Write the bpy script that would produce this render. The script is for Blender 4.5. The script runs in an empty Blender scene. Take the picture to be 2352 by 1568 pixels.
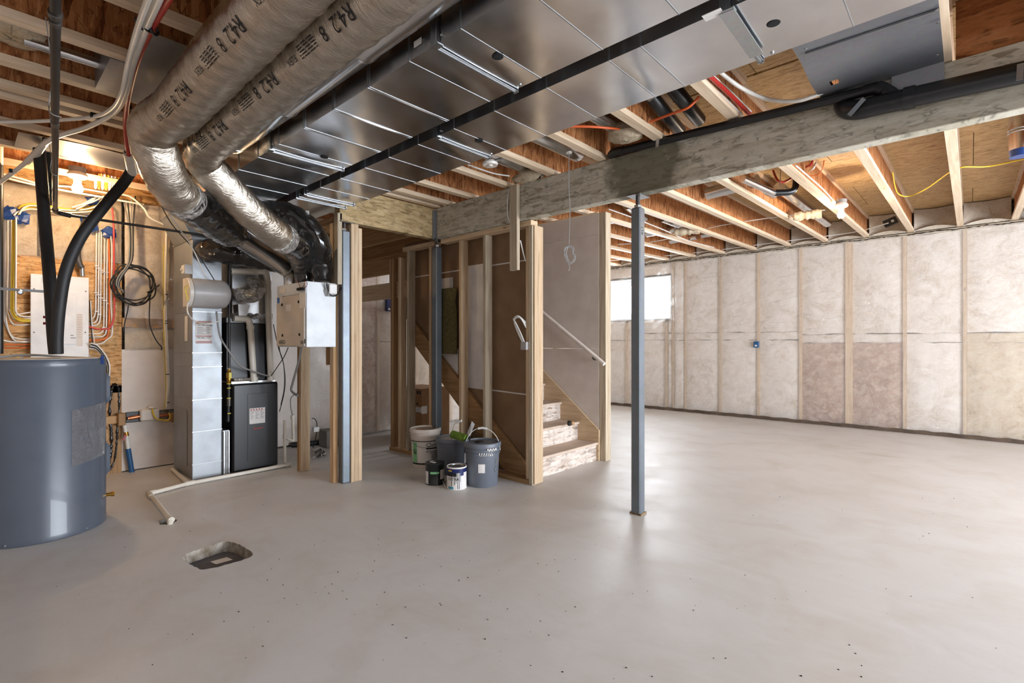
import bpy, bmesh, math, random
from mathutils import Vector, Matrix
from mathutils.geometry import tessellate_polygon
S = bpy.context.scene
COL = S.collection
rnd = random.Random(7)
# ---------------------------------------------------------------- camera, world, lights, exposure
FPX, CX, HZ, TH, EYE = 1150.0, 1176.0, 788.0, math.radians(42.5), 1.23
cam_d = bpy.data.cameras.new('camera'); cam = bpy.data.objects.new('camera', cam_d); COL.objects.link(cam)
cam.location = (0, 0, EYE); cam.rotation_euler = (math.pi/2, 0, TH)
cam_d.sensor_width = 36.0; cam_d.lens = 36.0*FPX/2352.0; cam_d.shift_y = (HZ-784.0)/2352.0
cam_d.clip_start = 0.05
S.camera = cam
S.view_settings.view_transform = 'Standard'; S.view_settings.look = 'None'
S.view_settings.gamma = 1.0; S.view_settings.use_curve_mapping = False
S.view_settings.exposure = 0.74
W = bpy.data.worlds.new('overcast_sky'); S.world = W; W.use_nodes = True
W.node_tree.nodes['Background'].inputs['Color'].default_value = (0.88, 0.94, 1.0, 1)
W.node_tree.nodes['Background'].inputs['Strength'].default_value = 2.6
def area(name, loc, rot, sx, sy, power, col):
    d = bpy.data.lights.new(name, 'AREA'); d.shape = 'RECTANGLE'; d.size = sx; d.size_y = sy
    d.energy = power; d.color = col
    o = bpy.data.objects.new(name, d); COL.objects.link(o); o.location = loc; o.rotation_euler = rot
    return o
# daylight in the patio-door opening of the end wall, behind the camera to its right
area('patio_door_offscreen', (3.95, 4.5, 1.2), (0, math.radians(90), 0), 2.0, 5.0, 365, (0.84, 0.91, 1.0))
# daylight in the window seen in the far wall
area('far_window_daylight', (-4.78, 8.965, 2.08), (math.radians(-90), 0, 0), 1.3, 0.66, 85, (0.88, 0.94, 1.0))

# ---------------------------------------------------------------- pixel -> point
_f = (-math.sin(TH), math.cos(TH)); _r = (math.cos(TH), math.sin(TH))
def _ray(x, y):
    a = (x-CX)/FPX; b = (HZ-y)/FPX
    return (_f[0]+_r[0]*a, _f[1]+_r[1]*a, b)
def GZ(x, y, z=0.0):
    r = _ray(x, y); t = (z-EYE)/r[2]; return Vector((r[0]*t, r[1]*t, z))
def GX(x, y, X):
    r = _ray(x, y); t = X/r[0]; return Vector((X, r[1]*t, EYE+r[2]*t))
def GY(x, y, Y):
    r = _ray(x, y); t = Y/r[1]; return Vector((r[0]*t, Y, EYE+r[2]*t))

# ---------------------------------------------------------------- mesh helpers
ORG = {}
class MB:
    def __init__(s): s.v = []; s.f = []
    def add(s, vs, fs):
        n = len(s.v); s.v += [Vector(v) for v in vs]; s.f += [tuple(i+n for i in f) for f in fs]; return s
    def box(s, x0, x1, y0, y1, z0, z1):
        return s.add([(x0,y0,z0),(x1,y0,z0),(x1,y1,z0),(x0,y1,z0),(x0,y0,z1),(x1,y0,z1),(x1,y1,z1),(x0,y1,z1)],
            [(3,2,1,0),(4,5,6,7),(0,1,5,4),(1,2,6,5),(2,3,7,6),(3,0,4,7)])
    def bar(s, a, b, w, h, up=(0,0,1)):
        a = Vector(a); b = Vector(b); d = (b-a).normalized(); u = Vector(up)
        if abs(d.dot(u)) > .98: u = Vector((1,0,0))
        r = d.cross(u).normalized(); u = r.cross(d)
        vs = []
        for p in (a, b):
            for i, j in ((-1,-1),(1,-1),(1,1),(-1,1)): vs.append(p+r*i*w/2+u*j*h/2)
        return s.add(vs, [(3,2,1,0),(4,5,6,7),(0,1,5,4),(1,2,6,5),(2,3,7,6),(3,0,4,7)])
    def tube(s, pts, r, n=8, caps=True, jit=None):
        pts = [Vector(p) for p in pts]; m = len(pts)
        rr = r if isinstance(r, (list, tuple)) else [r]*m
        fr = frames(pts); base = len(s.v)
        for i in range(m):
            t, a, b = fr[i]
            for k in range(n):
                q = 2*math.pi*k/n; R = rr[i]*(1+(jit(i, k) if jit else 0))
                s.v.append(pts[i]+a*math.cos(q)*R+b*math.sin(q)*R)
        for i in range(m-1):
            for k in range(n):
                k2 = (k+1) % n
                s.f.append((base+i*n+k, base+i*n+k2, base+(i+1)*n+k2, base+(i+1)*n+k))
        if caps:
            s.f.append(tuple(base+k for k in range(n))[::-1]); s.f.append(tuple(base+(m-1)*n+k for k in range(n)))
        return s
    def lathe(s, prof, n=32, c=(0,0,0), ax='z'):
        base = len(s.v); c = Vector(c); m = len(prof)
        for (r, z) in prof:
            for k in range(n):
                q = 2*math.pi*k/n; x, y = r*math.cos(q), r*math.sin(q)
                p = {'z': (x,y,z), 'x': (z,x,y), 'y': (y,z,x), '-z': (y,x,-z)}[ax]
                s.v.append(c+Vector(p))
        for i in range(m-1):
            for k in range(n):
                k2 = (k+1) % n
                s.f.append((base+i*n+k, base+i*n+k2, base+(i+1)*n+k2, base+(i+1)*n+k))
        s.f.append(tuple(base+k for k in range(n))[::-1]); s.f.append(tuple(base+(m-1)*n+k for k in range(n)))
        return s
    def prism(s, poly, d0, d1, ax='y'):
        # poly: 2D points; ax: extrusion axis. y: (x,z), x: (y,z), z: (x,y)
        def P(p, d): return {'y': (p[0], d, p[1]), 'x': (d, p[0], p[1]), 'z': (p[0], p[1], d)}[ax]
        n = len(poly); tris = tessellate_polygon([[Vector((p[0], p[1], 0)) for p in poly]])
        vs = [P(p, d0) for p in poly]+[P(p, d1) for p in poly]
        fs = [tuple(t) for t in tris]+[tuple(i+n for i in t)[::-1] for t in tris]
        fs += [(i, (i+1) % n, n+(i+1) % n, n+i) for i in range(n)]
        return s.add(vs, fs)
    def quad(s, a, b, c, d): return s.add([a, b, c, d], [(0,1,2,3)])
    def grid(s, fn, nu, nv):
        base = len(s.v)
        for j in range(nv+1):
            for i in range(nu+1): s.v.append(Vector(fn(i/nu, j/nv)))
        for j in range(nv):
            for i in range(nu):
                a = base+j*(nu+1)+i; s.f.append((a, a+1, a+nu+2, a+nu+1))
        return s
    def build(s, name, mat, parent=None, loc=None, smooth=None, bevel=0, kind=None, fix=True):
        if parent is not None: o0 = ORG[parent.name]
        elif loc is not None: o0 = Vector(loc)
        else:
            xs = [v.x for v in s.v]; ys = [v.y for v in s.v]
            o0 = Vector(((min(xs)+max(xs))/2, (min(ys)+max(ys))/2, min(v.z for v in s.v)))
        me = bpy.data.meshes.new(name); me.from_pydata([v-o0 for v in s.v], [], s.f)
        if fix:
            bm = bmesh.new(); bm.from_mesh(me); bmesh.ops.recalc_face_normals(bm, faces=bm.faces); bm.to_mesh(me); bm.free()
        if smooth is not None:
            me.polygons.foreach_set('use_smooth', [True]*len(me.polygons)); me.set_sharp_from_angle(angle=math.radians(smooth))
        me.materials.append(mat)
        o = bpy.data.objects.new(name, me); COL.objects.link(o)
        if parent is not None: o.parent = parent
        else: o.location = o0
        ORG[o.name] = o0
        if bevel:
            b = o.modifiers.new('bevel', 'BEVEL'); b.width = bevel; b.segments = 1; b.limit_method = 'ANGLE'
        if kind: o['kind'] = kind
        return o
def frames(pts):
    m = len(pts); T = []
    for i in range(m):
        d = pts[min(i+1, m-1)]-pts[max(i-1, 0)]
        T.append(d.normalized() if d.length > 1e-9 else Vector((0,0,1)))
    a = T[0].orthogonal().normalized(); out = []
    for i in range(m):
        a = (a-T[i]*a.dot(T[i]))
        a = a.normalized() if a.length > 1e-6 else T[i].orthogonal().normalized()
        out.append((T[i], a.copy(), T[i].cross(a)))
    return out
def cr(pts, k=6, closed=False):
    P = [Vector(p) for p in pts]; n = len(P); out = []
    for i in range(n-1):
        p0 = P[max(i-1, 0)]; p1 = P[i]; p2 = P[i+1]; p3 = P[min(i+2, n-1)]
        for j in range(k):
            t = j/k
            out.append(0.5*((2*p1)+(p2-p0)*t+(2*p0-5*p1+4*p2-p3)*t*t+(3*p1-p0-3*p2+p3)*t**3))
    out.append(P[-1]); return out
def resample(pts, step):
    out = [pts[0]]; acc = 0
    for a, b in zip(pts, pts[1:]):
        d = (b-a).length; t = step-acc
        while t <= d and d > 0:
            out.append(a.lerp(b, t/d)); t += step
        acc = (acc+d) % step
    return out
def tag(o, label, cat, group=None):
    o['label'] = label; o['category'] = cat
    if group: o['group'] = group
    return o
def thing(name, label, cat, loc, group=None):
    o = bpy.data.objects.new(name, None); COL.objects.link(o); o.location = loc; o.empty_display_size = .1
    ORG[o.name] = Vector(loc); return tag(o, label, cat, group)
def struct(name, loc=(0,0,0)):
    o = bpy.data.objects.new(name, None); COL.objects.link(o); o.location = loc; o['kind'] = 'structure'
    ORG[o.name] = Vector(loc); return o
def copy_piece(o, off, parent=None):
    c = o.copy(); COL.objects.link(c)
    c.location = Vector(o.location)+Vector(off); ORG[c.name] = ORG[o.name]
    if parent is not None: c.parent = parent
    return c
_tc = {}
def text(s, size=1.0):
    k = s
    if k not in _tc:
        cu = bpy.data.curves.new('lettering', 'FONT'); cu.body = s; cu.size = 1.0; cu.resolution_u = 2
        ob = bpy.data.objects.new('lettering', cu); COL.objects.link(ob)
        dg = bpy.context.evaluated_depsgraph_get(); dg.update()
        me = bpy.data.meshes.new_from_object(ob.evaluated_get(dg))
        _tc[k] = ([(v.co.x, v.co.y) for v in me.vertices], [tuple(p.vertices) for p in me.polygons])
        bpy.data.objects.remove(ob); bpy.data.curves.remove(cu); bpy.data.meshes.remove(me)
    vs, fs = _tc[k]
    return [(x*size, y*size) for x, y in vs], fs
def text_on(mb, s, size, o, r, u, off=0.0):
    vs, fs = text(s, size); r = Vector(r).normalized(); u = Vector(u).normalized(); n = r.cross(u)
    mb.add([Vector(o)+r*x+u*y+n*off for x, y in vs], fs); return mb
def text_cyl(mb, s, size, c, R, ang, z, sgn=1):
    # wraps lettering on a vertical cylinder, starting at angle ang
    vs, fs = text(s, size)
    mb.add([(c[0]+R*math.cos(ang+sgn*x/R), c[1]+R*math.sin(ang+sgn*x/R), z+y) for x, y in vs], fs); return mb
def patch_cyl(mb, c, R, a0, a1, z0, z1, n=12, R1=None):
    R1 = R if R1 is None else R1
    return mb.grid(lambda u, v: (c[0]+(R+(R1-R)*v)*math.cos(a0+(a1-a0)*u), c[1]+(R+(R1-R)*v)*math.sin(a0+(a1-a0)*u), z0+(z1-z0)*v), n, 2)

# ---------------------------------------------------------------- materials
def lin(c):
    return tuple(((x/255.0)/12.92 if x/255.0 <= .04045 else ((x/255.0+.055)/1.055)**2.4) for x in c)+(1.0,)
class NT:
    def __init__(s, name):
        s.m = bpy.data.materials.new(name); s.m.use_nodes = True; s.t = s.m.node_tree; s.b = s.t.nodes['Principled BSDF']
        s.out = s.t.nodes['Material Output']; s._c = None
    def n(s, typ, **kw):
        x = s.t.nodes.new(typ)
        for k, v in kw.items():
            if k in x.inputs.keys(): x.inputs[k].default_value = v
            else: setattr(x, k, v)
        return x
    def l(s, a, b): s.t.links.new(a, b)
    def coord(s, scale=(1,1,1), rot=(0,0,0), rand=True):
        if s._c is None:
            tc = s.n('ShaderNodeTexCoord'); s._c = tc.outputs['Object']
            oi = s.n('ShaderNodeObjectInfo'); s._rand = oi.outputs['Random']
            ma = s.n('ShaderNodeMath', operation='MULTIPLY'); ma.inputs[1].default_value = 37.0
            s.l(s._rand, ma.inputs[0])
            va = s.n('ShaderNodeVectorMath', operation='ADD'); s.l(s._c, va.inputs[0]); s.l(ma.outputs[0], va.inputs[1])
            s._cr = va.outputs[0]
        mp = s.n('ShaderNodeMapping'); mp.inputs['Scale'].default_value = scale; mp.inputs['Rotation'].default_value = rot
        s.l(s._cr if rand else s._c, mp.inputs['Vector']); return mp.outputs[0]
    def noise(s, vec, scale=5, detail=4, rough=.55, dist=0):
        x = s.n('ShaderNodeTexNoise', Scale=scale, Detail=detail, Roughness=rough, Distortion=dist); s.l(vec, x.inputs['Vector']); return x.outputs['Fac']
    def vor(s, vec, scale=5, out='Distance', feature='F1', rnd=1.0):
        x = s.n('ShaderNodeTexVoronoi', Scale=scale); x.feature = feature; x.inputs['Randomness'].default_value = rnd; s.l(vec, x.inputs['Vector']); return x.outputs[out]
    def ramp(s, fac, stops):
        x = s.n('ShaderNodeValToRGB'); e = x.color_ramp.elements
        while len(e) < len(stops): e.new(.5)
        for q, (p, c) in zip(e, stops):
            q.position = p; q.color = c if len(c) == 4 else lin(c)
        s.l(fac, x.inputs['Fac']); return x.outputs['Color']
    def mix(s, fac, a, b, blend='MIX'):
        x = s.n('ShaderNodeMix', data_type='RGBA', blend_type=blend)
        for sock, val in ((x.inputs[0], fac), (x.inputs[6], a), (x.inputs[7], b)):
            if hasattr(val, 'links'): s.l(val, sock)
            else: sock.default_value = val if not isinstance(val, tuple) or len(val) == 4 else lin(val)
        return x.outputs[2]
    def math(s, op, a, b=0.0, clamp=False):
        x = s.n('ShaderNodeMath', operation=op); x.use_clamp = clamp
        for sock, val in ((x.inputs[0], a), (x.inputs[1], b)):
            if hasattr(val, 'links'): s.l(val, sock)
            else: sock.default_value = val
        return x.outputs[0]
    def bump(s, h, strength=.3, dist=.01, to=None):
        x = s.n('ShaderNodeBump', Strength=strength, Distance=dist); s.l(h, x.inputs['Height'])
        s.l(x.outputs[0], (to or s.b).inputs['Normal']); return x.outputs[0]
    def vary(s, col, amt=.15):
        s.coord(); mr = s.n('ShaderNodeMapRange'); mr.inputs['To Min'].default_value = 1-amt; mr.inputs['To Max'].default_value = 1+amt
        s.l(s._rand, mr.inputs['Value']); hs = s.n('ShaderNodeHueSaturation'); s.l(mr.outputs[0], hs.inputs['Value']); s.l(col, hs.inputs['Color']); return hs.outputs[0]
    def set(s, col=None, rough=None, metal=None, coat=None, spec=None):
        for nm, v in (('Base Color', col), ('Roughness', rough), ('Metallic', metal), ('Coat Weight', coat), ('Specular IOR Level', spec)):
            if v is None: continue
            if hasattr(v, 'links'): s.l(v, s.b.inputs[nm])
            else: s.b.inputs[nm].default_value = (lin(v) if isinstance(v, tuple) and len(v) == 3 else v)
        return s
M = {}
def plain(name, c, rough=.5, metal=0, coat=0, c2=None, scale=6, bump=0, bscale=40, stretch=(1,1,1), spec=.5, vary=0):
    t = NT(name); v = t.coord(stretch)
    c2 = c2 or tuple(min(255, x*.93) for x in c)
    col = t.ramp(t.noise(v, scale, 4), [(.35, c), (.65, c2)])
    if vary: col = t.vary(col, vary)
    t.set(col, rough, metal, coat, spec)
    if bump: t.bump(t.noise(v, bscale, 3), bump, .004)
    M[name] = t.m; return t.m
def wood(name, axis, c=(209,184,153), c2=(184,154,119), dark=(96,66,40), vary=.13):
    t = NT(name); st = {'x': (.055,1,1), 'y': (1,.055,1), 'z': (1,1,.055)}[axis]
    v = t.coord(st); g = t.noise(v, 42, 5, .6, .6); g2 = t.noise(v, 9, 3)
    col = t.ramp(g, [(.3, c2), (.55, c), (.75, tuple(min(255, x*1.05) for x in c))])
    col = t.mix(t.ramp(g2, [(.4, (0,0,0)), (.7, (130,130,130))]), col, c2)
    kv = t.coord({'x': (.35,1,1), 'y': (1,.35,1), 'z': (1,1,.35)}[axis])
    k = t.vor(kv, 9, 'Distance'); km = t.ramp(k, [(.05, (255,255,255)), (.11, (0,0,0))])
    sel = t.vor(kv, 9, 'Color'); sm = t.ramp(sel, [(.62, (0,0,0)), (.68, (200,200,200))])
    col = t.mix(t.math('MULTIPLY', km, sm), col, dark)
    col = t.vary(col, vary); t.set(col, .62, spec=.3); t.bump(g, .12, .003); M[name] = t.m
wood('joistwood_y', 'y', (215,194,168), (196,170,140), (120,90,64), .06)
for ax in 'xyz':
    wood('wood_'+ax, ax)
    wood('oldwood_'+ax, ax, (168,132,92), (136,100,64), (70,46,28))
    wood('palewood_'+ax, ax, (224,208,190), (210,190,168), (150,120,96), .05)
    wood('greywood_'+ax, ax, (186,172,150), (150,134,112), (78,62,48))
def osb(name, nax, tones, sc=1.0, bump=.25, stain=None, vert=False, edge=.35):
    t = NT(name); R = math.radians; vals = None; el = None; bz, by = (5, 26) if not vert else (30, 6)
    for i, a in enumerate((6, 48, -40, 18)):
        rot = {'x': (R(a),0,0), 'y': (0,R(a),0), 'z': (0,0,R(a))}[nax]
        base = {'x': (.6, bz, by), 'y': (bz, .6, by), 'z': (bz, by, .6)}[nax]
        v = t.coord(tuple(q*sc for q in base), rot)
        o = t.vor(v, 1.0+.23*i, 'Color'); s_ = t.n('ShaderNodeSeparateColor'); t.l(o, s_.inputs[0]); r0 = s_.outputs[0]
        vals = r0 if vals is None else t.math('MAXIMUM', vals, r0) if i != 3 else t.math('ADD', t.math('MULTIPLY', vals, .7), t.math('MULTIPLY', r0, .3))
        if i < 3:
            e_ = t.vor(v, 1.0+.23*i, 'Distance', 'DISTANCE_TO_EDGE'); el = e_ if el is None else t.math('MINIMUM', el, e_)
    fb = {'x': (2, 7, 60), 'y': (7, 2, 60), 'z': (7, 60, 2)}[nax] if not vert else {'x': (2, 60, 7), 'y': (60, 2, 7), 'z': (60, 7, 2)}[nax]
    fine = t.noise(t.coord(fb), 5*sc, 6, .72, .4); mid = t.noise(t.coord((1,1,1)), 7, 3)
    f = t.math('ADD', t.math('ADD', t.math('MULTIPLY', vals, .5), t.math('MULTIPLY', fine, .42)), t.math('MULTIPLY', mid, .14))
    col = t.ramp(f, [(.40, tones[0]), (.54, tones[1]), (.68, tones[2]), (.84, tones[3])])
    em = t.ramp(el, [(.0, (255,255,255)), (.055, (0,0,0))]); sel = t.ramp(t.noise(t.coord((1,1,1)), 14, 2), [(.48, (0,0,0)), (.62, (255,255,255))])
    col = t.mix(t.math('MULTIPLY', t.math('MULTIPLY', em, sel), edge), col, tuple(x*.45 for x in tones[0]))
    if stain:
        (cx, cz, rx, rz, scol) = stain; mp = t.n('ShaderNodeMapping'); mp.inputs['Location'].default_value = (-cx/rx, 0, -cz/rz); mp.inputs['Scale'].default_value = (1/rx, .01, 1/rz)
        t.l(t._c, mp.inputs['Vector']); ln = t.n('ShaderNodeVectorMath', operation='LENGTH'); t.l(mp.outputs[0], ln.inputs[0])
        q = t.math('ADD', ln.outputs['Value'], t.math('MULTIPLY', t.noise(t.coord((1,1,1), rand=False), 9, 5), .7))
        col = t.mix(t.ramp(q, [(.8, (228,228,228)), (1.45, (0,0,0))]), col, scol)
    t.set(col, .68, spec=.25); t.bump(f, bump, .004); M[name] = t.m
osb('osb_beam_y', 'y', [(140,130,112), (178,170,152), (194,188,172), (206,202,190)], 1.15, .35, edge=.6, stain=(-1.72, .17, .50, .55, (86,82,62)))
osb('osb_beam_x', 'x', [(122,100,66), (160,136,96), (178,154,114), (194,174,138)], 1.15, .35, edge=.6)
osb('osb_web', 'x', [(104,58,30), (158,100,58), (184,126,80), (206,152,106)], 1.2, .5, vert=True, edge=.6)
osb('osb_panel', 'x', [(126,82,40), (178,132,80), (200,156,104), (216,178,130)], 1.8, .3, edge=.6)
osb('osb_sub', 'z', [(136,106,68), (182,150,104), (200,170,124), (212,184,142)], 2.4)
osb('osb_riser', 'x', [(150,128,112), (198,184,172), (212,200,190), (222,212,204)], .95, edge=.6)
# concrete
t = NT('concrete'); v = t.coord((1,1,1), rand=False)
a = t.noise(v, .5, 4, .55, .4); b = t.noise(v, 2.4, 6, .6, .6); c_ = t.noise(v, 70, 4)
col = t.ramp(a, [(.3, (194,189,183)), (.5, (203,201,199)), (.7, (209,209,210))])
col = t.mix(t.ramp(b, [(.46, (0,0,0)), (.74, (165,165,165))]), col, (182,170,156))
w = t.coord((1.0, 4.0, 1), (0, 0, .5), rand=False); sw = t.noise(w, 1.6, 7, .7, 1.6)
col = t.mix(t.ramp(sw, [(.45, (0,0,0)), (.78, (120,120,120))]), col, (222,222,224))
g = t.noise(v, 26, 6, .7); col = t.mix(t.ramp(g, [(.5, (0,0,0)), (.75, (70,70,70))]), col, (160,150,140))
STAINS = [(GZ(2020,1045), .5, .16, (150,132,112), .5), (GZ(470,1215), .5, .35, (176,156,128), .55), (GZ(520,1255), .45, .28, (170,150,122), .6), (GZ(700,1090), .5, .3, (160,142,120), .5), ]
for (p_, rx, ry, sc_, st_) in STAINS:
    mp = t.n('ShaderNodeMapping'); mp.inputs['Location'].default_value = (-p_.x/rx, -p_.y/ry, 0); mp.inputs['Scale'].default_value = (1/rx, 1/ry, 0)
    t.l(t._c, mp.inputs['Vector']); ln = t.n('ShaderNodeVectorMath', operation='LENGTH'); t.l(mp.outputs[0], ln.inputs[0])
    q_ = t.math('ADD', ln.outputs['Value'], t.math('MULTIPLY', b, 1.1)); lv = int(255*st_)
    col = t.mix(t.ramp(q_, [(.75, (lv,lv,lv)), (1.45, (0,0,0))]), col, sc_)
t.set(col, None, spec=.4); mr = t.n('ShaderNodeMapRange'); mr.inputs['To Min'].default_value = .34; mr.inputs['To Max'].default_value = .6; t.l(b, mr.inputs['Value']); t.l(mr.outputs[0], t.b.inputs['Roughness'])
h = t.math('ADD', t.math('MULTIPLY', c_, .3), sw); t.bump(h, .05, .004); M['concrete'] = t.m
plain('rough_concrete', (176,170,160), .95, c2=(120,108,90), scale=22, bump=1.0, bscale=55)
plain('rough_concrete_tan', (150,126,92), .95, c2=(96,76,50), scale=22, bump=1.0, bscale=55)
# galvanised steel
def galv(name, c=(178,180,182), rough=.27, brush=(1,1,1), metal=1.0, spang=.05):
    t = NT(name); v = t.coord(brush); n1 = t.noise(v, 3, 4); n2 = t.vor(t.coord(), 55, 'Color')
    col = t.ramp(n1, [(.3, tuple(x*.9 for x in c)), (.7, c)])
    col = t.mix(spang, col, n2, 'OVERLAY')
    r = t.ramp(t.noise(v, 8, 4), [(.3, tuple([255*(rough-.06)]*3)+()), (.7, tuple([255*(rough+.08)]*3))])
    t.set(col, None, metal); mr = t.n('ShaderNodeMapRange'); mr.inputs['To Min'].default_value = rough-.05; mr.inputs['To Max'].default_value = rough+.09
    t.l(t.noise(v, 8, 4), mr.inputs['Value']); t.l(mr.outputs[0], t.b.inputs['Roughness'])
    t.bump(t.noise(t.coord((1,1,1)), 2.2, 3), .10, .02); M[name] = t.m
galv('galv', (222,223,225), .21, spang=0.0); galv('galv_dull', (168,170,172), .4, spang=0.0); galv('galv_matte', (168,172,176), .52, spang=.02, metal=.9); galv('steel_strap', (190,196,200), .3)
galv('galv_warm', (172,166,156), .32); galv('post_steel', (126,134,142), .42, metal=.75)
galv('tin_panel', (150,152,158), .42, metal=.85)
# foil and film flex duct skins
def film(name, c, c2, rough, metal, st, bs, bd=.02, coat=0):
    t = NT(name); v = t.coord(); f = t.noise(t.coord(st), 7, 6, .65, .8); g = t.noise(v, 26, 4, .6, .5); k = t.vor(t.coord(), 17, 'Distance', 'F1')
    t.set(t.ramp(f, [(.3, c2), (.65, c)]), rough, metal, coat)
    h = t.math('ADD', t.math('MULTIPLY', f, 1.0), t.math('ADD', t.math('MULTIPLY', g, .5), t.math('MULTIPLY', k, .35)))
    t.bump(h, bs, bd); M[name] = t.m
film('foil', (216,208,196), (176,166,152), .15, 1.0, (26, 3.0, 3.0), .5, .010)
film('foil_bright', (214,212,208), (150,148,146), .14, 1.0, (6, 6, 6), 1.0, .03)
film('black_film', (12,11,11), (6,5,5), .10, 0, (5, 5, 5), 1.0, .07, 1.0)
film('brown_film', (30,22,17), (14,10,8), .12, 0, (5, 5, 5), 1.0, .07, 1.0)
# insulation, vapour barrier
def batt(name, c, c2, c3, sc=4):
    t = NT(name); v = t.coord((1,1,1)); f = t.noise(v, sc*1.6, 8, .72, .7); g = t.noise(v, 1.3, 3); k = t.noise(v, sc*14, 4, .65, .4)
    q = t.math('ADD', t.math('MULTIPLY', f, .72), t.math('MULTIPLY', k, .28))
    col = t.ramp(q, [(.36, c3), (.48, c2), (.60, c)]); col = t.mix(t.ramp(g, [(.4, (0,0,0)), (.65, (170,170,170))]), col, c)
    t.set(col, .95, spec=.1); t.bump(q, .8, .03); M[name] = t.m
batt('batt_white', (246,239,232), (233,222,210), (206,188,168), 3)
batt('batt_pink', (214,190,172), (184,150,128), (146,106,84), 6)
batt('batt_tan', (226,212,190), (210,190,160), (174,146,110), 4)
batt('batt_brown', (188,156,112), (150,112,70), (104,70,38), 3)
batt('wool_loose', (222,208,184), (196,178,150), (150,130,104), 12)
batt('mineral_wool', (126,116,80), (104,94,62), (74,66,42), 30)
def poly(name, fac, dif, st, seed=0):
    t = NT(name); t.t.nodes.remove(t.b)
    tr = t.n('ShaderNodeBsdfTransparent'); d = t.n('ShaderNodeBsdfDiffuse'); d.inputs['Color'].default_value = lin((235,235,235))
    g = t.n('ShaderNodeBsdfGlossy'); g.inputs['Roughness'].default_value = .07; g.inputs['Color'].default_value = (1,1,1,1)
    w1 = t.noise(t.coord(st, (.5, .3, .2)), 3.0, 5, .6, 2.2); w2 = t.noise(t.coord((1,1,1)), 5, 4, .6, 2.0)
    h = t.math('ADD', t.math('POWER', t.math('ABSOLUTE', t.math('SUBTRACT', w1, .5)), .6), t.math('MULTIPLY', w2, .5))
    b = t.n('ShaderNodeBump', Strength=1.0, Distance=.11); t.l(h, b.inputs['Height']); t.l(b.outputs[0], g.inputs['Normal'])
    m1 = t.n('ShaderNodeMixShader'); m1.inputs[0].default_value = dif; t.l(g.outputs[0], m1.inputs[1]); t.l(d.outputs[0], m1.inputs[2])
    m2 = t.n('ShaderNodeMixShader'); m2.inputs[0].default_value = fac; t.l(tr.outputs[0], m2.inputs[1]); t.l(m1.outputs[0], m2.inputs[2])
    t.l(m2.outputs[0], t.out.inputs['Surface']); M[name] = t.m
poly('poly_sheet', .36, .40, (1.2, 1, 6)); poly('poly_sheet_back', .28, .3, (1, 2, 4)); poly('plastic_bag', .30, .12, (3, 3, 3))
t = NT('glass'); t.t.nodes.remove(t.b)
tr = t.n('ShaderNodeBsdfTransparent'); g = t.n('ShaderNodeBsdfGlossy', Roughness=.02); mx = t.n('ShaderNodeMixShader'); mx.inputs[0].default_value = .06
t.l(tr.outputs[0], mx.inputs[1]); t.l(g.outputs[0], mx.inputs[2]); t.l(mx.outputs[0], t.out.inputs['Surface']); M['glass'] = t.m
def emit(name, c, s):
    t = NT(name); t.t.nodes.remove(t.b); e = t.n('ShaderNodeEmission', Strength=s); e.inputs['Color'].default_value = lin(c)
    t.l(e.outputs[0], t.out.inputs['Surface']); M[name] = t.m
emit('bulb_warm', (255,216,166), 350); emit('bulb_right', (255,228,196), 420)
plain('drywall', (216,206,198), .85, c2=(208,197,188), spec=.25); plain('drywall_cool', (208,208,210), .85, c2=(200,200,202), spec=.25)
plain('kraft_brown', (140,114,90), .9, c2=(128,102,78), scale=3, spec=.15, vary=.04); plain('paper_white', (222,216,212), .8)
plain('pvc', (222,216,204), .35, c2=(214,206,192)); plain('pex_white', (226,222,214), .35); plain('pex_red', (176,34,26), .35)
plain('abs_black', (20,21,23), .28, c2=(28,29,31), bump=.05, bscale=60); plain('rubber_black', (26,25,26), .55, c2=(34,33,34), bump=.25, bscale=120)
plain('steel_black', (22,21,21), .42, c2=(34,31,29)); plain('iron_grey', (92,86,82), .4, metal=.6)
plain('wire_white', (226,224,220), .45); plain('wire_yellow', (226,190,52), .45); plain('wire_orange', (226,110,44), .45); plain('wire_red', (206,70,70), .45)
plain('wire_black', (22,20,20), .5); plain('wire_grey', (140,138,136), .5)
plain('tank_grey', (82,90,102), .36, c2=(78,86,98), coat=.2); plain('tank_top', (196,190,184), .5)
plain('panel_white', (226,224,222), .5); plain('box_cream', (206,196,182), .45); plain('enamel_white', (214,218,222), .42)
plain('furnace_black', (18,18,20), .38, c2=(24,24,26), bump=.05, bscale=200); plain('humid_grey', (168,164,162), .42); plain('humid_cream', (212,204,194), .45)
plain('brass', (196,150,66), .3, metal=1); plain('copper', (196,120,84), .3, metal=1); plain('red_paint', (150,22,24), .4); plain('blue_sleeve', (28,84,132), .45)
plain('blue_tape', (26,62,128), .35); plain('sealant', (18,18,20), .25, coat=.5); plain('ink', (22,22,26), .7); plain('ink_grey', (120,118,116), .7); plain('ink_red', (168,60,56), .7); plain('ink_blue', (40,110,180), .6)
plain('ink_green', (130,196,140), .6); plain('label_white', (228,224,220), .6); plain('hole_black', (8,8,8), .9)
plain('pail_white', (224,214,204), .45, c2=(212,200,190)); plain('pail_grey', (104,110,120), .42, c2=(98,104,114)); plain('can_dark', (20,26,26), .3); plain('can_blue', (20,36,92), .3); plain('tin', (190,190,190), .25, metal=1)
plain('label_teal', (60,150,176), .6); plain('dirt_lid', (186,164,140), .7, c2=(150,120,96), scale=9)
plain('roller_green', (118,150,50), .9, c2=(84,112,34), scale=30, bump=.8, bscale=120); plain('cardboard', (152,116,80), .9, c2=(140,104,70)); plain('plaster_spill', (226,222,216), .8)
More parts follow.
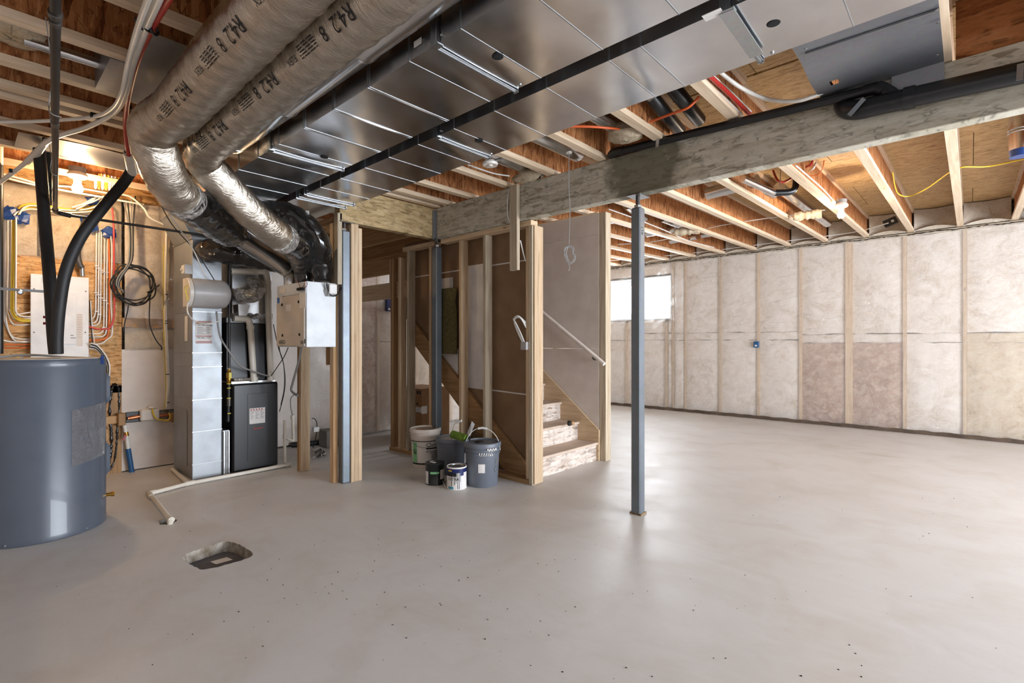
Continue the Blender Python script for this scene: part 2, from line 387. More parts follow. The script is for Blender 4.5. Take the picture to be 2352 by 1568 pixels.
plain('cover_plastic', (96,94,98), .7, c2=(82,80,84), scale=14, bump=.5, bscale=140); plain('vinyl_white', (232,236,238), .4); plain('sill_dark', (96,80,66), .9, c2=(70,58,48))
plain('tread', (204,186,170), .7, c2=(190,170,152)); plain('rail_white', (226,216,206), .45); plain('porcelain', (228,222,214), .35)
plain('tie_black', (16,16,16), .5); plain('orange_pipe', (216,96,44), .45); plain('grey_block', (132,132,126), .9); plain('chip', (48,44,42), .9); plain('gas_yellow', (214,196,70), .5)
# ================================================================ SETTING
XB = -5.98          # back (utility) wall plane
YF = 8.72           # far insulated wall plane
ZJ = 2.605          # joist underside over the near half
def zfar(y): return ZJ+(y-3.33)*(2.748-ZJ)/(YF-3.33)
def GJ(x, y, h=.06):
    # point on the ray at height h above the underside of the far joists
    z = 2.70
    for _ in range(12): z = zfar(GZ(x, y, z).y)+h
    return GZ(x, y, z)
# ---- floor, with the sunken clean-out pit
hole = [GZ(x, y) for x, y in [(419,1280),(428,1290),(441,1298),(457,1306),(471,1307.5),(500,1302),(528,1294),(553,1287),(572,1280),(581.5,1274),(578,1266),(560,1256),(549,1250),(536,1245),(522,1243),(510,1244),(490,1250),(462,1260),(440,1267),(427,1272)]]
hp = []
for i, p in enumerate(hole):
    q = hole[(i+1) % len(hole)]
    for k in range(3):
        r = p.lerp(q, k/3); hp.append(r+Vector((rnd.uniform(-.004,.004), rnd.uniform(-.004,.004), 0)))
outer = [Vector((-6.15,-1.3,0)), Vector((4.1,-1.3,0)), Vector((4.1,9.05,0)), Vector((-6.15,9.05,0))]
dh0 = GZ(384,1197); dh = [dh0+Vector((.075*math.cos(q*math.pi/9)*(1+.12*math.sin(q*2.3)), .05*math.sin(q*math.pi/9)*(1+.15*math.cos(q*1.7)), 0)) for q in range(18)]
fl = MB(); tris = tessellate_polygon([outer, hp, dh]); fl.add(outer+hp+dh, [tuple(t_) for t_ in tris])
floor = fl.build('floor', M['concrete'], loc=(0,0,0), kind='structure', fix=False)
for p_ in floor.data.polygons:
    if p_.normal.z < 0: p_.flip()
cen = sum(hp, Vector())/len(hp); nh = len(hp)
for nm, lo, hi, mt in (('pit_edge', 0, nh, 'rough_concrete'),):
    m1 = MB(); m2 = MB()
    for i in range(nh):
        a, b = hp[i], hp[(i+1) % nh]; rows = []
        for p in (a, b):
            rows.append([p, p.lerp(cen, .012)-Vector((0,0,.02)), p.lerp(cen, .035)-Vector((0,0,.085))])
        tgt = m2 if 27 <= i < 44 else m1
        for k in range(2): tgt.add([rows[0][k], rows[1][k], rows[1][k+1], rows[0][k+1]], [(0,1,2,3)])
    m1.build('pit_edge', M['rough_concrete'], floor, smooth=60); m2.build('pit_edge', M['rough_concrete'], floor, smooth=60)
m = MB()
for i in range(18):
    a, c = dh[i], dh[(i+1) % 18]; m.add([a, c, c-Vector((0,0,.14)), a-Vector((0,0,.14))], [(0,1,2,3)])
m.f.append(tuple(len(m.v)+q for q in range(18))); m.v += [p-Vector((0,0,.14)) for p in dh]
m.build('pipe_hole', M['rough_concrete'], floor)
pc = thing('cleanout_cover', 'grey plastic cover with a white sticker sunk in the concrete pit', 'floor cover', (cen.x, cen.y, -.085))
m = MB(); pl = [p.lerp(cen, .02) for p in hp]; m.prism([(p.x, p.y) for p in pl], -.085, -.062, 'z'); m.build('plate', M['cover_plastic'], pc)
a, b, c, d = [GZ(x, y, -.0605) for x, y in [(483,1289.5),(496,1295.5),(535,1285),(521,1279)]]
m = MB().quad(a, b, c, d); m.build('sticker', M['label_white'], pc)
# ---- ceiling: slab over the subfloor sheets, joists below
cl = MB()
cl.add([(-6.15,-1.3,2.935),(4.1,-1.3,2.935),(4.1,3.33,2.935),(-6.15,3.33,2.935),(4.1,9.05,zfar(9.05)+.33),(-6.15,9.05,zfar(9.05)+.33)], [(0,1,2,3),(3,2,4,5)])
v0 = list(cl.v); cl.add([v+Vector((0,0,.12)) for v in v0], [(3,2,1,0),(5,4,2,3)])
cl.add([v0[0], v0[1], v0[1]+Vector((0,0,.12)), v0[0]+Vector((0,0,.12))], [(0,1,2,3)])
ceil = cl.build('ceiling', M['osb_sub'], loc=(0,0,0), kind='structure')
first = None; ffirst = None
for iy in range(4):
    y0 = -1.28+iy*1.15; y1 = y0+1.146
    for ix in range(5):
        x0 = -6.1+ix*2.04-(1.0 if iy % 2 else 0); x1 = x0+2.035; x0 = max(x0, -6.1)
        MB().box(x0, x1, y0, y1, 2.908, 2.926).build('subfloor_sheet', M['osb_sub'], ceil)
for iy in range(5):
    y0 = 3.34+iy*1.14; y1 = y0+1.136
    for ix in range(6):
        x0 = -6.1+ix*2.04-(1.0 if iy % 2 else 0); x1 = min(x0+2.035, 4.05); x0 = max(x0, -6.1)
        if x1-x0 < .1: continue
        z0, z1 = zfar(y0)+.303, zfar(y1)+.303
        MB().add([(x0,y0,z0),(x1,y0,z0),(x1,y1,z1),(x0,y1,z1)]+[(x0,y0,z0+.018),(x1,y0,z0+.018),(x1,y1,z1+.018),(x0,y1,z1+.018)],
            [(3,2,1,0),(4,5,6,7),(0,1,5,4),(1,2,6,5),(2,3,7,6),(3,0,4,7)]).build('subfloor_sheet', M['osb_sub'], ceil)
NJ = [-.098-.487*k for k in range(12)]; NJ.append(.389); NJ.append(.876); NJ += [1.363, 1.85, 2.34, 2.83, 3.3, -3.845]
FJ = [.40-.5*k for k in range(13)]+[.9, 1.4, 1.9, 2.4, 2.9, 3.4]
pj = None
for x in NJ:
    if pj is None:
        m = MB().box(-.031, .031, -1.28, 3.33, ZJ, ZJ+.038).box(-.031, .031, -1.28, 3.33, ZJ+.264, ZJ+.302)
        pj = m.build('joist', M['joistwood_y'], ceil); pw = MB().box(-.006, .006, -1.28, 3.33, ZJ+.038, ZJ+.264).build('web', M['osb_web'], pj)
        pj.location = (x, 0, 0); continue
    c = pj.copy(); COL.objects.link(c); c.location = (x, 0, 0); ORG[c.name] = Vector()
    w_ = pw.copy(); COL.objects.link(w_); w_.parent = c
def fbox(m, xa, xb, ya, yb, za, zb):
    a, b = zfar(ya), zfar(yb)
    m.add([(xa,ya,a+za),(xb,ya,a+za),(xb,yb,b+za),(xa,yb,b+za),(xa,ya,a+zb),(xb,ya,a+zb),(xb,yb,b+zb),(xa,yb,b+zb)],
        [(3,2,1,0),(4,5,6,7),(0,1,5,4),(1,2,6,5),(2,3,7,6),(3,0,4,7)]); return m
pf = None
for x in FJ:
    if pf is None:
        m = MB(); fbox(m, -.031, .031, 3.34, 8.9, 0, .038); fbox(m, -.031, .031, 3.34, 8.9, .264, .302)
        pf = m.build('joist', M['joistwood_y'], ceil); pw2 = fbox(MB(), -.006, .006, 3.34, 8.9, .038, .264).build('web', M['osb_web'], pf)
        pf.location = (x, 0, 0); continue
    c = pf.copy(); COL.objects.link(c); c.location = (x, 0, 0); ORG[c.name] = Vector()
    w_ = pw2.copy(); COL.objects.link(w_); w_.parent = c
# blocking panels over the beam line, between joists
xs = sorted(NJ+[-6.1])
pb = MB().box(-.20, .20, 3.285, 3.30, ZJ, ZJ+.30).build('blocking', M['osb_web'], ceil)
pb.location = ((NJ[0]+NJ[12])/2, 0, 0)
for k in range(1, 5):
    if k in (2, 3): continue
    copy_piece(pb, (-.487*k, 0, 0), ceil)
# ---- far insulated wall
wf = struct('wall_right', (0, YF, 0))
WX0, WX1, WZ0, WZ1 = -5.48, -4.055, 1.68, 2.475
m = MB().box(-6.15, WX0, 8.87, 9.02, 0, 3.1).box(WX1, 4.1, 8.87, 9.02, 0, 3.1).box(WX0, WX1, 8.87, 9.02, 0, WZ0).box(WX0, WX1, 8.87, 9.02, WZ1, 3.1)
m.build('concrete_backing', M['rough_concrete'], wf)
FS = [(-4.99,.038),(-4.17,.05),(-4.04,.038),(-3.80,.03),(-3.19,.038),(-2.575,.038),(-1.965,.038),(-1.36,.088),(-.69,.038),(-.075,.038),(.535,.038),(1.145,.038),(1.755,.038),(2.365,.038),(2.975,.038),(3.58,.038)]
for x, w_ in FS:
    if WX0 < x < WX1: MB().box(x, x+w_, 8.738, 8.80, .05, WZ0-.06).build('stud', M['wood_z'], wf)
    else: MB().box(x, x+w_, 8.738, 8.80, .05, 2.70).build('stud', M['wood_z'], wf)
def batt_piece(x0, x1, z0, z1, mat, parent, y=8.752, seed=0, ax='y', bulge=.012):
    R = random.Random(seed); nx, nz = 6, 10; off = [[R.uniform(-.006, .006) for _ in range(nx+1)] for _ in range(nz+1)]
    wob = [R.uniform(-.008, .008) for _ in range(nx+1)]
    def fn(u, v):
        i, j = round(u*nx), round(v*nz); edge = min(u, 1-u, v, 1-v)
        p = y-bulge*min(1, edge*5)+off[j][i]*(1 if 0 < i < nx and 0 < j < nz else 0)+(.016 if edge < .01 else 0)
        zz = z0+(z1-z0)*v+(wob[i] if j in (0, nz) else 0)
        xx = x0+(x1-x0)*u
        return (xx, p, zz) if ax == 'y' else (y+(y-p), xx, zz)
    return MB().grid(fn, nx, nz).build('insulation_batt', M[mat], parent, smooth=80)
edges = [-6.1]+[x for x, _ in FS]
bx = [(FS[i][0]+FS[i][1], FS[i+1][0]) for i in range(len(FS)-1)]+[(-6.1, FS[0][0])]
sd = 0
for (x0, x1) in bx:
    if x1-x0 < .05: continue
    lowm = 'batt_white'
    if -1.95 < x0 < -1.85 or -1.30 < x0 < -1.2: lowm = 'batt_pink'
    if x0 > -.7: lowm = 'batt_tan'
    if -2.6 < x0 < -2.4: lowm = 'batt_white'
    if -.7 < x0 < -.6: lowm = 'batt_white'
    top = WZ0-.06 if WX0-.1 < (x0+x1)/2 < WX1+.02 else 2.70
    zc = 1.235 if x0 > -2 else 1.28
    sd += 1; batt_piece(x0+.002, x1-.002, .045, zc, lowm, wf, seed=sd)
    sd += 1; batt_piece(x0+.002, x1-.002, zc+.004, min(top, zc+.13), 'batt_white' if x0 < -.1 else 'batt_tan', wf, seed=sd)
    if top < 1.7: sd += 1; batt_piece(x0+.002, x1-.002, zc+.136, WZ0-.015, 'batt_white', wf, seed=sd)
    if top > 1.7: sd += 1; batt_piece(x0+.002, x1-.002, zc+.136, top, 'batt_white', wf, seed=sd)
batt_piece(WX0, WX1, WZ1+.03, 2.70, 'batt_white', wf, seed=91)
MB().box(-6.1, 4.05, 8.73, 8.86, 0, .04).build('bottom_plate', M['sill_dark'], wf)
MB().box(-6.1, 4.05, 8.735, 8.86, 2.70, 2.74).build('top_plate', M['greywood_x'], wf)
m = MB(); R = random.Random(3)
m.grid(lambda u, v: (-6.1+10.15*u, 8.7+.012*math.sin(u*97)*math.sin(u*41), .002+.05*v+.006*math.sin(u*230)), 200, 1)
m.build('wall_foot_strip', M['sill_dark'], wf)  # thin wavy dark-brown strip along the foot of the far wall
# vapour barrier sheet, cut round the window
m = MB(); nx, nz = 150, 44
pts = {}
def pz(i, j):
    if (i, j) not in pts:
        x = -6.1+10.15*i/nx; z = .03+2.70*j/nz
        pts[(i, j)] = Vector((x, 8.724+R.uniform(-.004, .004)+.004*math.sin(x*7+z*3), z))
    return pts[(i, j)]
idx = {}
for j in range(nz):
    for i in range(nx):
        x = -6.1+10.15*(i+.5)/nx; z = .03+2.70*(j+.5)/nz
        if WX0-.03 < x < WX1+.0 and WZ0-.02 < z < WZ1+.02: continue
        f = []
        for a_ in ((i,j),(i+1,j),(i+1,j+1),(i,j+1)):
            if a_ not in idx: idx[a_] = len(m.v); m.v.append(pz(*a_))
            f.append(idx[a_])
        m.f.append(tuple(f))
m.build('vapour_barrier_sheet', M['poly_sheet'], wf, smooth=80)
m = MB(); R2 = random.Random(5)
m.tube([(-6.1+i*.025, 8.715+R2.uniform(-.003,.003), 2.718+.004*math.sin(i*.31)+R2.uniform(-.005,.005)) for i in range(0, 405)], [R2.choice((.003,.006,.008,.009,.005)) for _ in range(405)], 6)
m.build('sealant_bead', M['sealant'], wf)
m = MB(); m.tube([(-6.0+i*.03, 8.712, WZ1+.02+R2.uniform(-.004,.004)+.006*math.sin(i*.5)) for i in range(66)], .0035, 5); m.build('sealant_bead', M['sealant'], wf)
# creases in the stretched film
Rc = random.Random(31); m = MB()
def crease(px_, py_, L, slope, w=1.6):
    a = GY(px_, py_, 8.712); q = GY(px_+L, py_-L*slope, 8.712); n_ = Vector((-(q-a).z, 0, (q-a).x)).normalized()*w*.0042
    k = 7; base = len(m.v)
    for i in range(k+1):
        u = i/k; c0 = a.lerp(q, u)+Vector((0, 0, .012*math.sin(u*math.pi)*Rc.uniform(-1,1))); t_ = math.sin(math.pi*u)**.7
        m.v += [c0-n_*t_, c0+Vector((0,-.006*t_,0)), c0+n_*t_]
    for i in range(k):
        for j in range(2): m.f.append((base+i*3+j, base+(i+1)*3+j, base+(i+1)*3+j+1, base+i*3+j+1))
for (n0, x0, x1, y0, y1, L0, L1, s0, s1) in ((34, 1555, 1900, 625, 760, 14, 60, .05, .28), (12, 1650, 1800, 690, 800, 10, 34, .1, .5), (16, 1485, 1530, 850, 920, 10, 26, .9, 2.0), (10, 1415, 1432, 880, 940, 5, 12, -2.4, -1.4), (16, 1565, 1640, 860, 940, 6, 26, .7, 1.8), (14, 2015, 2045, 590, 725, 6, 16, .1, .5), (14, 2095, 2130, 575, 700, 8, 24, .2, .5), (18, 2255, 2330, 540, 700, 20, 70, .3, .55), (10, 1940, 1960, 600, 760, 4, 10, .0, .4), (8, 1842, 1858, 790, 960, 4, 14, -1.5, 2), (10, 1690, 1750, 900, 950, 8, 26, .6, 1.6)):
    for _ in range(n0): crease(Rc.uniform(x0, x1), Rc.uniform(y0, y1), Rc.uniform(L0, L1), Rc.uniform(s0, s1), Rc.uniform(.6, 1.7))
m.build('film_creases', M['poly_sheet'], wf, smooth=80, kind='stuff')
# insulated rim between far joists
for k in range(12):
    xa, xb = FJ[k+1]+.031, FJ[k]-.031; R3 = random.Random(k)
    if xa < -6: continue
    zb = 2.742
    def fn(u, v, xa=xa, xb=xb, R3=R3, k=k):
        x = xa+(xb-xa)*u; e = min(u, 1-u)
        if v < .5: z = zb+.05*math.sin(math.pi*u)*v*2+.01; y = 8.74-.05*math.sin(v*math.pi)
        else: z = zb+.06*math.sin(math.pi*u)+(v-.5)*2*(.30-.06*math.sin(math.pi*u)); y = 8.72+.08*math.sin(math.pi*u)+R3.uniform(-.008,.008)
        return (x, y, z)
    MB().grid(fn, 12, 12).build('rim_insulation', M['batt_tan'], wf, smooth=80)
    MB().grid(lambda u, v: Vector(fn(u, v))+Vector((0,-.014,0)), 12, 12).build('rim_plastic', M['poly_sheet'], wf, smooth=80)
# ---- window in the far wall
wn = struct('window_1', ((WX0+WX1)/2, YF, WZ0))
def ring(m, x0, x1, z0, z1, w, y0, y1):
    m.box(x0, x0+w, y0, y1, z0, z1).box(x1-w, x1, y0, y1, z0, z1).box(x0+w, x1-w, y0, y1, z0, z0+w).box(x0+w, x1-w, y0, y1, z1-w, z1); return m
ring(MB(), WX0-.005, WX1+.005, WZ0-.005, WZ1+.005, .02, 8.73, 8.99).build('jamb_liner', M['vinyl_white'], wn)
ring(MB(), WX0+.012, WX1-.012, WZ0+.012, WZ1-.012, .075, 8.86, 8.93).build('window_frame', M['vinyl_white'], wn, bevel=.004)
ring(MB(), WX0+.085, -4.80, WZ0+.085, WZ1-.085, .05, 8.85, 8.905).build('sash', M['vinyl_white'], wn, bevel=.004)
ring(MB(), -4.84, WX1-.085, WZ0+.085, WZ1-.085, .03, 8.90, 8.925).build('sash', M['vinyl_white'], wn, bevel=.004)
MB().box(WX0+.1, -4.83, 8.886, 8.892, WZ0+.1, WZ1-.1).build('pane', M['glass'], wn)
MB().box(-4.81, WX1-.095, 8.91, 8.916, WZ0+.095, WZ1-.095).build('pane', M['glass'], wn)
# ---- walls behind the camera
wl = MB().box(-6.15, 4.1, -1.42, -1.3, 0, 3.0).build('wall_left', M['drywall'], loc=(0,-1.3,0), kind='structure')
we = MB().box(4.0, 4.12, -1.3, 2.0, 0, 3.1).box(4.0, 4.12, 7.0, 9.0, 0, 3.1).box(4.0, 4.12, 2.0, 7.0, 2.2, 3.1).box(4.0, 4.12, 2.0, 7.0, 0, .2).build('wall_near', M['drywall'], loc=(4.0,0,0), kind='structure')
# ---- back (utility) wall
wb = struct('wall_back', (XB, 0, 0))
MB().box(XB-.17, XB-.10, -1.3, 9.0, 0, 3.1).build('concrete_backing', M['rough_concrete'], wb)
def yb(px, X=XB): return GX(px, 788, X).y
def zb_(px, py, X=XB): return GX(px, py, X).z
yO1 = yb(279)
MB().box(XB-.02, XB+.012, -.6, yO1, zb_(200, 905), zb_(120, 592)).build('osb_board', M['osb_panel'], wb)
# insulation behind poly above the board, and right of it
batt_piece(-.6, .42, zb_(120,592)+.01, 2.6, 'batt_tan', wb, y=XB-.005, seed=201, ax='x'); batt_piece(.44, yO1, zb_(120,592)+.01, 2.6, 'batt_tan', wb, y=XB-.005, seed=202, ax='x')
batt_piece(yO1+.03, yb(372), zb_(330,735), 2.6, 'batt_white', wb, y=XB-.01, seed=203, ax='x'); batt_piece(yb(372), yb(440), zb_(330,735), 2.6, 'batt_tan', wb, y=XB-.012, seed=204, ax='x')
batt_piece(yO1+.03, yb(440), 1.16, zb_(330,752), 'batt_tan', wb, y=XB-.01, seed=205, ax='x')
MB().grid(lambda u, v: (XB+.02+.012*math.sin(u*31+v*9)*math.sin(v*17), -.6+(yO1+.6)*u, zb_(120,595)+(2.58-zb_(120,595))*v), 40, 24).build('vapour_barrier_sheet', M['poly_sheet_back'], wb, smooth=80)
MB().grid(lambda u, v: (XB+.018+.008*math.sin(u*23+v*9)*math.sin(v*13), yO1+.02+(yb(445)-yO1)*u, 1.16+(2.5-1.16)*v), 30, 30).build('vapour_barrier_sheet', M['poly_sheet_back'], wb, smooth=80)
MB().box(XB-.06, XB+.014, yO1+.005, yb(440), zb_(330,752), zb_(330,731)).build('blocking', M['oldwood_y'], wb)
MB().box(XB-.06, XB+.012, yb(247), yO1, 0, zb_(260,885)).build('stud', M['oldwood_z'], wb)
MB().box(XB-.06, XB+.012, -.6, yb(247), 0, .75).build('osb_board', M['osb_panel'], wb)
m = MB(); R4 = random.Random(8)
for (pp, rr) in (([(262,880),(255,905),(252,950),(256,1000),(254,1040),(247,1080)], .012), ([(272,890),(274,930),(270,975),(268,1020),(262,1060),(250,1082)], .009), ([(262,880),(268,884),(274,895)], .008)):
    p = cr([GX(x, y, XB+.016) for x, y in pp], 10); m.tube(p, [rr*R4.uniform(.5,1.5) for _ in p], 6)
m.build('sealant_bead', M['sealant'], wb, smooth=60)
yD = yb(404)
MB().box(XB-.01, XB+.012, yO1, yD+.62, zb_(330,944), zb_(330,802)).build('drywall_board', M['drywall'], wb)
MB().box(XB-.01, XB+.012, yO1, yD+.62, 0.01, zb_(330,967)).build('drywall_board', M['drywall'], wb)
MB().box(XB-.1, XB-.02, yO1, yD+.62, zb_(330,970), zb_(330,940)).build('service_slot', M['rough_concrete'], wb)
yE = yb(684)
MB().box(XB-.01, XB+.012, yD+.625, yE, .02, 2.35).build('drywall_board', M['drywall'], wb)
for i, y in enumerate((yE+.01, 3.18, 3.80, 4.45, 5.1, 5.75, 6.4, 7.05, 7.7, 8.35)):
    MB().box(XB-.06, XB+.006, y, y+.038, .03, 2.6).build('stud', M['wood_z'], wb)
ys_ = [yE+.05, 3.18, 3.218, 3.80, 3.838, 4.45, 4.488, 5.1, 5.138, 5.75, 5.788, 6.4, 6.438, 7.05, 7.088, 7.7, 7.738, 8.35, 8.388, 8.74]
for i in range(0, 20, 2):
    batt_piece(ys_[i], ys_[i+1], .03, 1.25, ('batt_white', 'batt_pink', 'batt_white', 'batt_tan')[i//2 % 4], wb, y=XB-.005, seed=230+i*2, ax='x', bulge=.03)
    batt_piece(ys_[i], ys_[i+1], 1.255, 2.55, ('batt_tan', 'batt_pink', 'batt_white', 'batt_white')[i//2 % 4], wb, y=XB-.005, seed=231+i*2, ax='x', bulge=.03)
MB().grid(lambda u, v: (XB+.045+.02*math.sin(u*29+v*4)*math.sin(v*11+u*7), yE+.04+(8.68-yE)*u, .01+2.5*v), 90, 50).build('vapour_barrier_sheet', M['poly_sheet'], wb, smooth=80)
MB().box(XB-.1, XB+.06, -1.25, 8.8, 2.60, 2.905).build('rim_board', M['osb_panel'], wb)
# ---- beams and steel columns
BY0, BY1, BZ0, BZ1 = 3.235, 3.325, 2.295, 2.60
bm_ = MB().box(-4.075, 3.95, BY0, BY1, BZ0, BZ1).build('support_beam', M['osb_beam_y'], loc=(0, 3.28, BZ0), bevel=.004)
tag(bm_, 'long strand-lumber drop beam with a dark damp stain, resting on the lone steel column', 'beam')
b2 = MB().box(-4.12, -4.03, 2.19, BY0, BZ0, BZ1).build('support_beam', M['osb_beam_x'], loc=(-4.075, 2.7, BZ0), bevel=.004)
tag(b2, 'short amber strand-lumber beam between the stud post and the long beam', 'beam')
m = MB().box(-4.028, -4.02, 3.20, 3.236, BZ0-.01, BZ1-.02).box(-4.03, -3.99, 3.229, 3.234, BZ0-.03, BZ1-.02).build('hanger_strap', M['galv_dull'], b2)
def column(x, y, w, ztop, label, rz=0):
    r = thing('steel_column', label, 'column', (x, y, 0), 'steel columns under the beams')
    MB().box(x-w/2, x+w/2, y-w/2, y+w/2, 0, ztop).build('tube', M['post_steel'], r, bevel=.008)
    MB().tube([(x, y, ztop-.01), (x, y, BZ0-.006)], .016, 12).build('jack_screw', M['iron_grey'], r, smooth=40)
    MB().lathe([(.03, ztop), (.03, ztop+.02)], 6, (x, y, 0)).build('nut', M['galv'], r)
    MB().box(x-.055, x+.055, y-.075, y+.075, BZ0-.008, BZ0).build('bearing_plate', M['iron_grey'], r)
    return r
cA = column(-1.775, 3.285, .074, 2.205, 'grey square steel column standing alone on the open floor')
m = MB(); text_on(m, 'LTB', .035, GX(1473, 520, -1.738), (0,0,-1), (0,1,0)); m.build('stencil', M['ink'], cA)
MB().box(-1.82, -1.73, 3.245, 3.33, 0, .012).build('base_grout', M['rough_concrete_tan'], cA)
column(-4.06, 3.285, .076, 2.22, 'grey square steel column in the stair partition under the beam corner')
column(-4.085, 2.262, .076, 2.22, 'grey square steel column squeezed between the stud posts by the white ventilator box')
# ---- stair partition: plates, studs, brown board
ws = struct('wall_stair', (-3.7, 3.3, 0))
PY0, PY1 = 3.305, 3.395
MB().box(-4.66, -4.105, PY0-.02, PY1-.02, 2.25, 2.292).build('top_plate', M['wood_x'], ws); MB().box(-4.0, -2.79, PY0-.02, PY1-.02, 2.25, 2.292).build('top_plate', M['wood_x'], ws)
MB().box(-4.95, -4.105, PY0, PY1, 0, .038).build('bottom_plate', M['oldwood_x'], ws); MB().box(-4.015, -2.833, PY0, PY1, 0, .038).build('bottom_plate', M['oldwood_x'], ws)
def px_x(px, Y): return GY(px, 788, Y).x
for px, mt, zt in ((897,'oldwood_z',2.2),(914,'wood_z',2.2),(934,'greywood_z',2.25),(985,'wood_z',2.25),(1054,'wood_z',2.25),(1109,'greywood_z',2.25)):
    x = px_x(px, PY0); MB().box(x, x+.038, PY0, PY1, .038, zt).build('stud', M[mt], ws, bevel=.003)
MB().box(px_x(913,PY0)+.0, px_x(913,PY0)+.02, PY0+.02, PY1, .04, 1.1).build('blocking', M['wood_z'], ws)
x = px_x(1210, PY0); MB().box(x-.03, x+.008, PY0+.02, PY1, .038, 2.25).build('stud', M['wood_z'], ws, bevel=.003)
MB().box(-2.832, -2.792, PY0, PY1+.02, .0, 2.25).build('stud', M['greywood_z'], ws, bevel=.003)
MB().box(-2.79, -2.778, PY0+.015, 3.436, 0.01, 2.25).build('drywall_edge', M['wood_z'], ws)
YBd = 3.442
def bp(px, py): q = GY(px, py, YBd); return (q.x, max(q.z, .03))
MB().prism([bp(930,560), bp(1232,500), bp(1232,1100), bp(1125,1100), bp(1066,1060), bp(1066,905), bp(1000,815), bp(930,728)], YBd, YBd+.012, 'y').build('drywall_back', M['kraft_brown'], ws)
def strip(px0, py0, px1, py1, mat, name, y=YBd-.004):
    a, b = GY(px0, py0, y), GY(px1, py1, y); MB().box(a.x, b.x, y-.002, y+.003, min(a.z, b.z), max(a.z, b.z)).build(name, M[mat], ws)
strip(1066, 612, 1122, 893, 'paper_white', 'white_sheet')
strip(1012, 640, 1040, 700, 'paper_white', 'white_sheet'); strip(1012, 800, 1052, 880, 'paper_white', 'white_sheet')
for (a, b) in (((948,637),(1210,597)), ((1072,888),(1210,906))):
    p, q = GY(*a, YBd-.003), GY(*b, YBd-.003); MB().bar(p, q, .004, .012).build('joint_line', M['paper_white'], ws)
# ---- staircase
SX0 = -2.9; RISE, RUN = .193, .235; SY0, SY1 = 3.456, 4.475
st = thing('staircase', 'wooden basement staircase with strand-board risers and a painted handrail wall beside it', 'staircase', (SX0, 3.95, 0))
for k in range(9):
    x = SX0-k*RUN; z = RISE*(k+1)
    MB().box(x-RUN-.012, x+.025, SY0, SY1, z-.026, z).build('tread', M['tread'], st, bevel=.006)
    MB().box(x-.014, x, SY0, SY1, z-RISE, z-.026).build('riser', M['osb_riser'], st)
sl = RISE/RUN
def stringer(y0, y1, mat, lo, hi, ns=11):
    L = RUN*ns
    return MB().prism([(SX0+.03, .0), (SX0+.03, hi+.02), (SX0-L, hi+sl*L), (SX0-L, sl*L-lo), (SX0-.03-lo/sl, 0)], y0, y1, 'y').build('stringer', M[mat], st)
stringer(SY1, SY1+.02, 'wood_x', .3, .30, 9)
stringer(3.397, 3.433, 'oldwood_x', .18, .06, 7.4)
# ---- drywalled wall beyond the stairs
wd = struct('wall_stair_far', (-3.5, 4.5, 0))
MB().box(-4.5, -2.885, 4.497, 4.51, 0, 1.17).build('drywall_board', M['drywall'], wd)
MB().box(-4.5, -2.885, 4.497, 4.51, 1.173, 2.375).build('drywall_board', M['drywall'], wd)
MB().box(-4.5, -2.885, 4.497, 4.51, 2.378, 2.60).build('drywall_board', M['drywall'], wd)
MB().box(-2.882, -2.80, 4.50, 4.60, .0, 2.60).build('stud', M['greywood_z'], wd, bevel=.003)
for x in (-3.5, -4.1, -4.5): MB().box(x, x+.038, 4.512, 4.60, .0, 2.60).build('stud', M['wood_z'], wd)
MB().box(-4.5, -2.885, 4.47, 4.60, 2.60, 2.606).build('top_plate', M['wood_x'], wd)
# handrail
hr = thing('handrail', 'round white-painted handrail sloping down the drywalled stair wall', 'handrail', GY(1388, 835, 4.42))
a, b = GY(1388, 836, 4.42), GY(1240, 712, 4.42)
MB().tube([a, a.lerp(b, 3.0)], .021, 14).build('rail', M['rail_white'], hr, smooth=50)
m = MB(); q = a.lerp(b, .17); m.tube(cr([q, q+Vector((0,.02,-.05)), q+Vector((0,.07,-.06))], 4), .008, 8); m.build('bracket', M['tie_black'], hr)
q = a.lerp(b, 1.4); m = MB(); m.tube(cr([q, q+Vector((0,.02,-.05)), q+Vector((0,.07,-.06))], 4), .008, 8); m.build('bracket', M['tie_black'], hr)
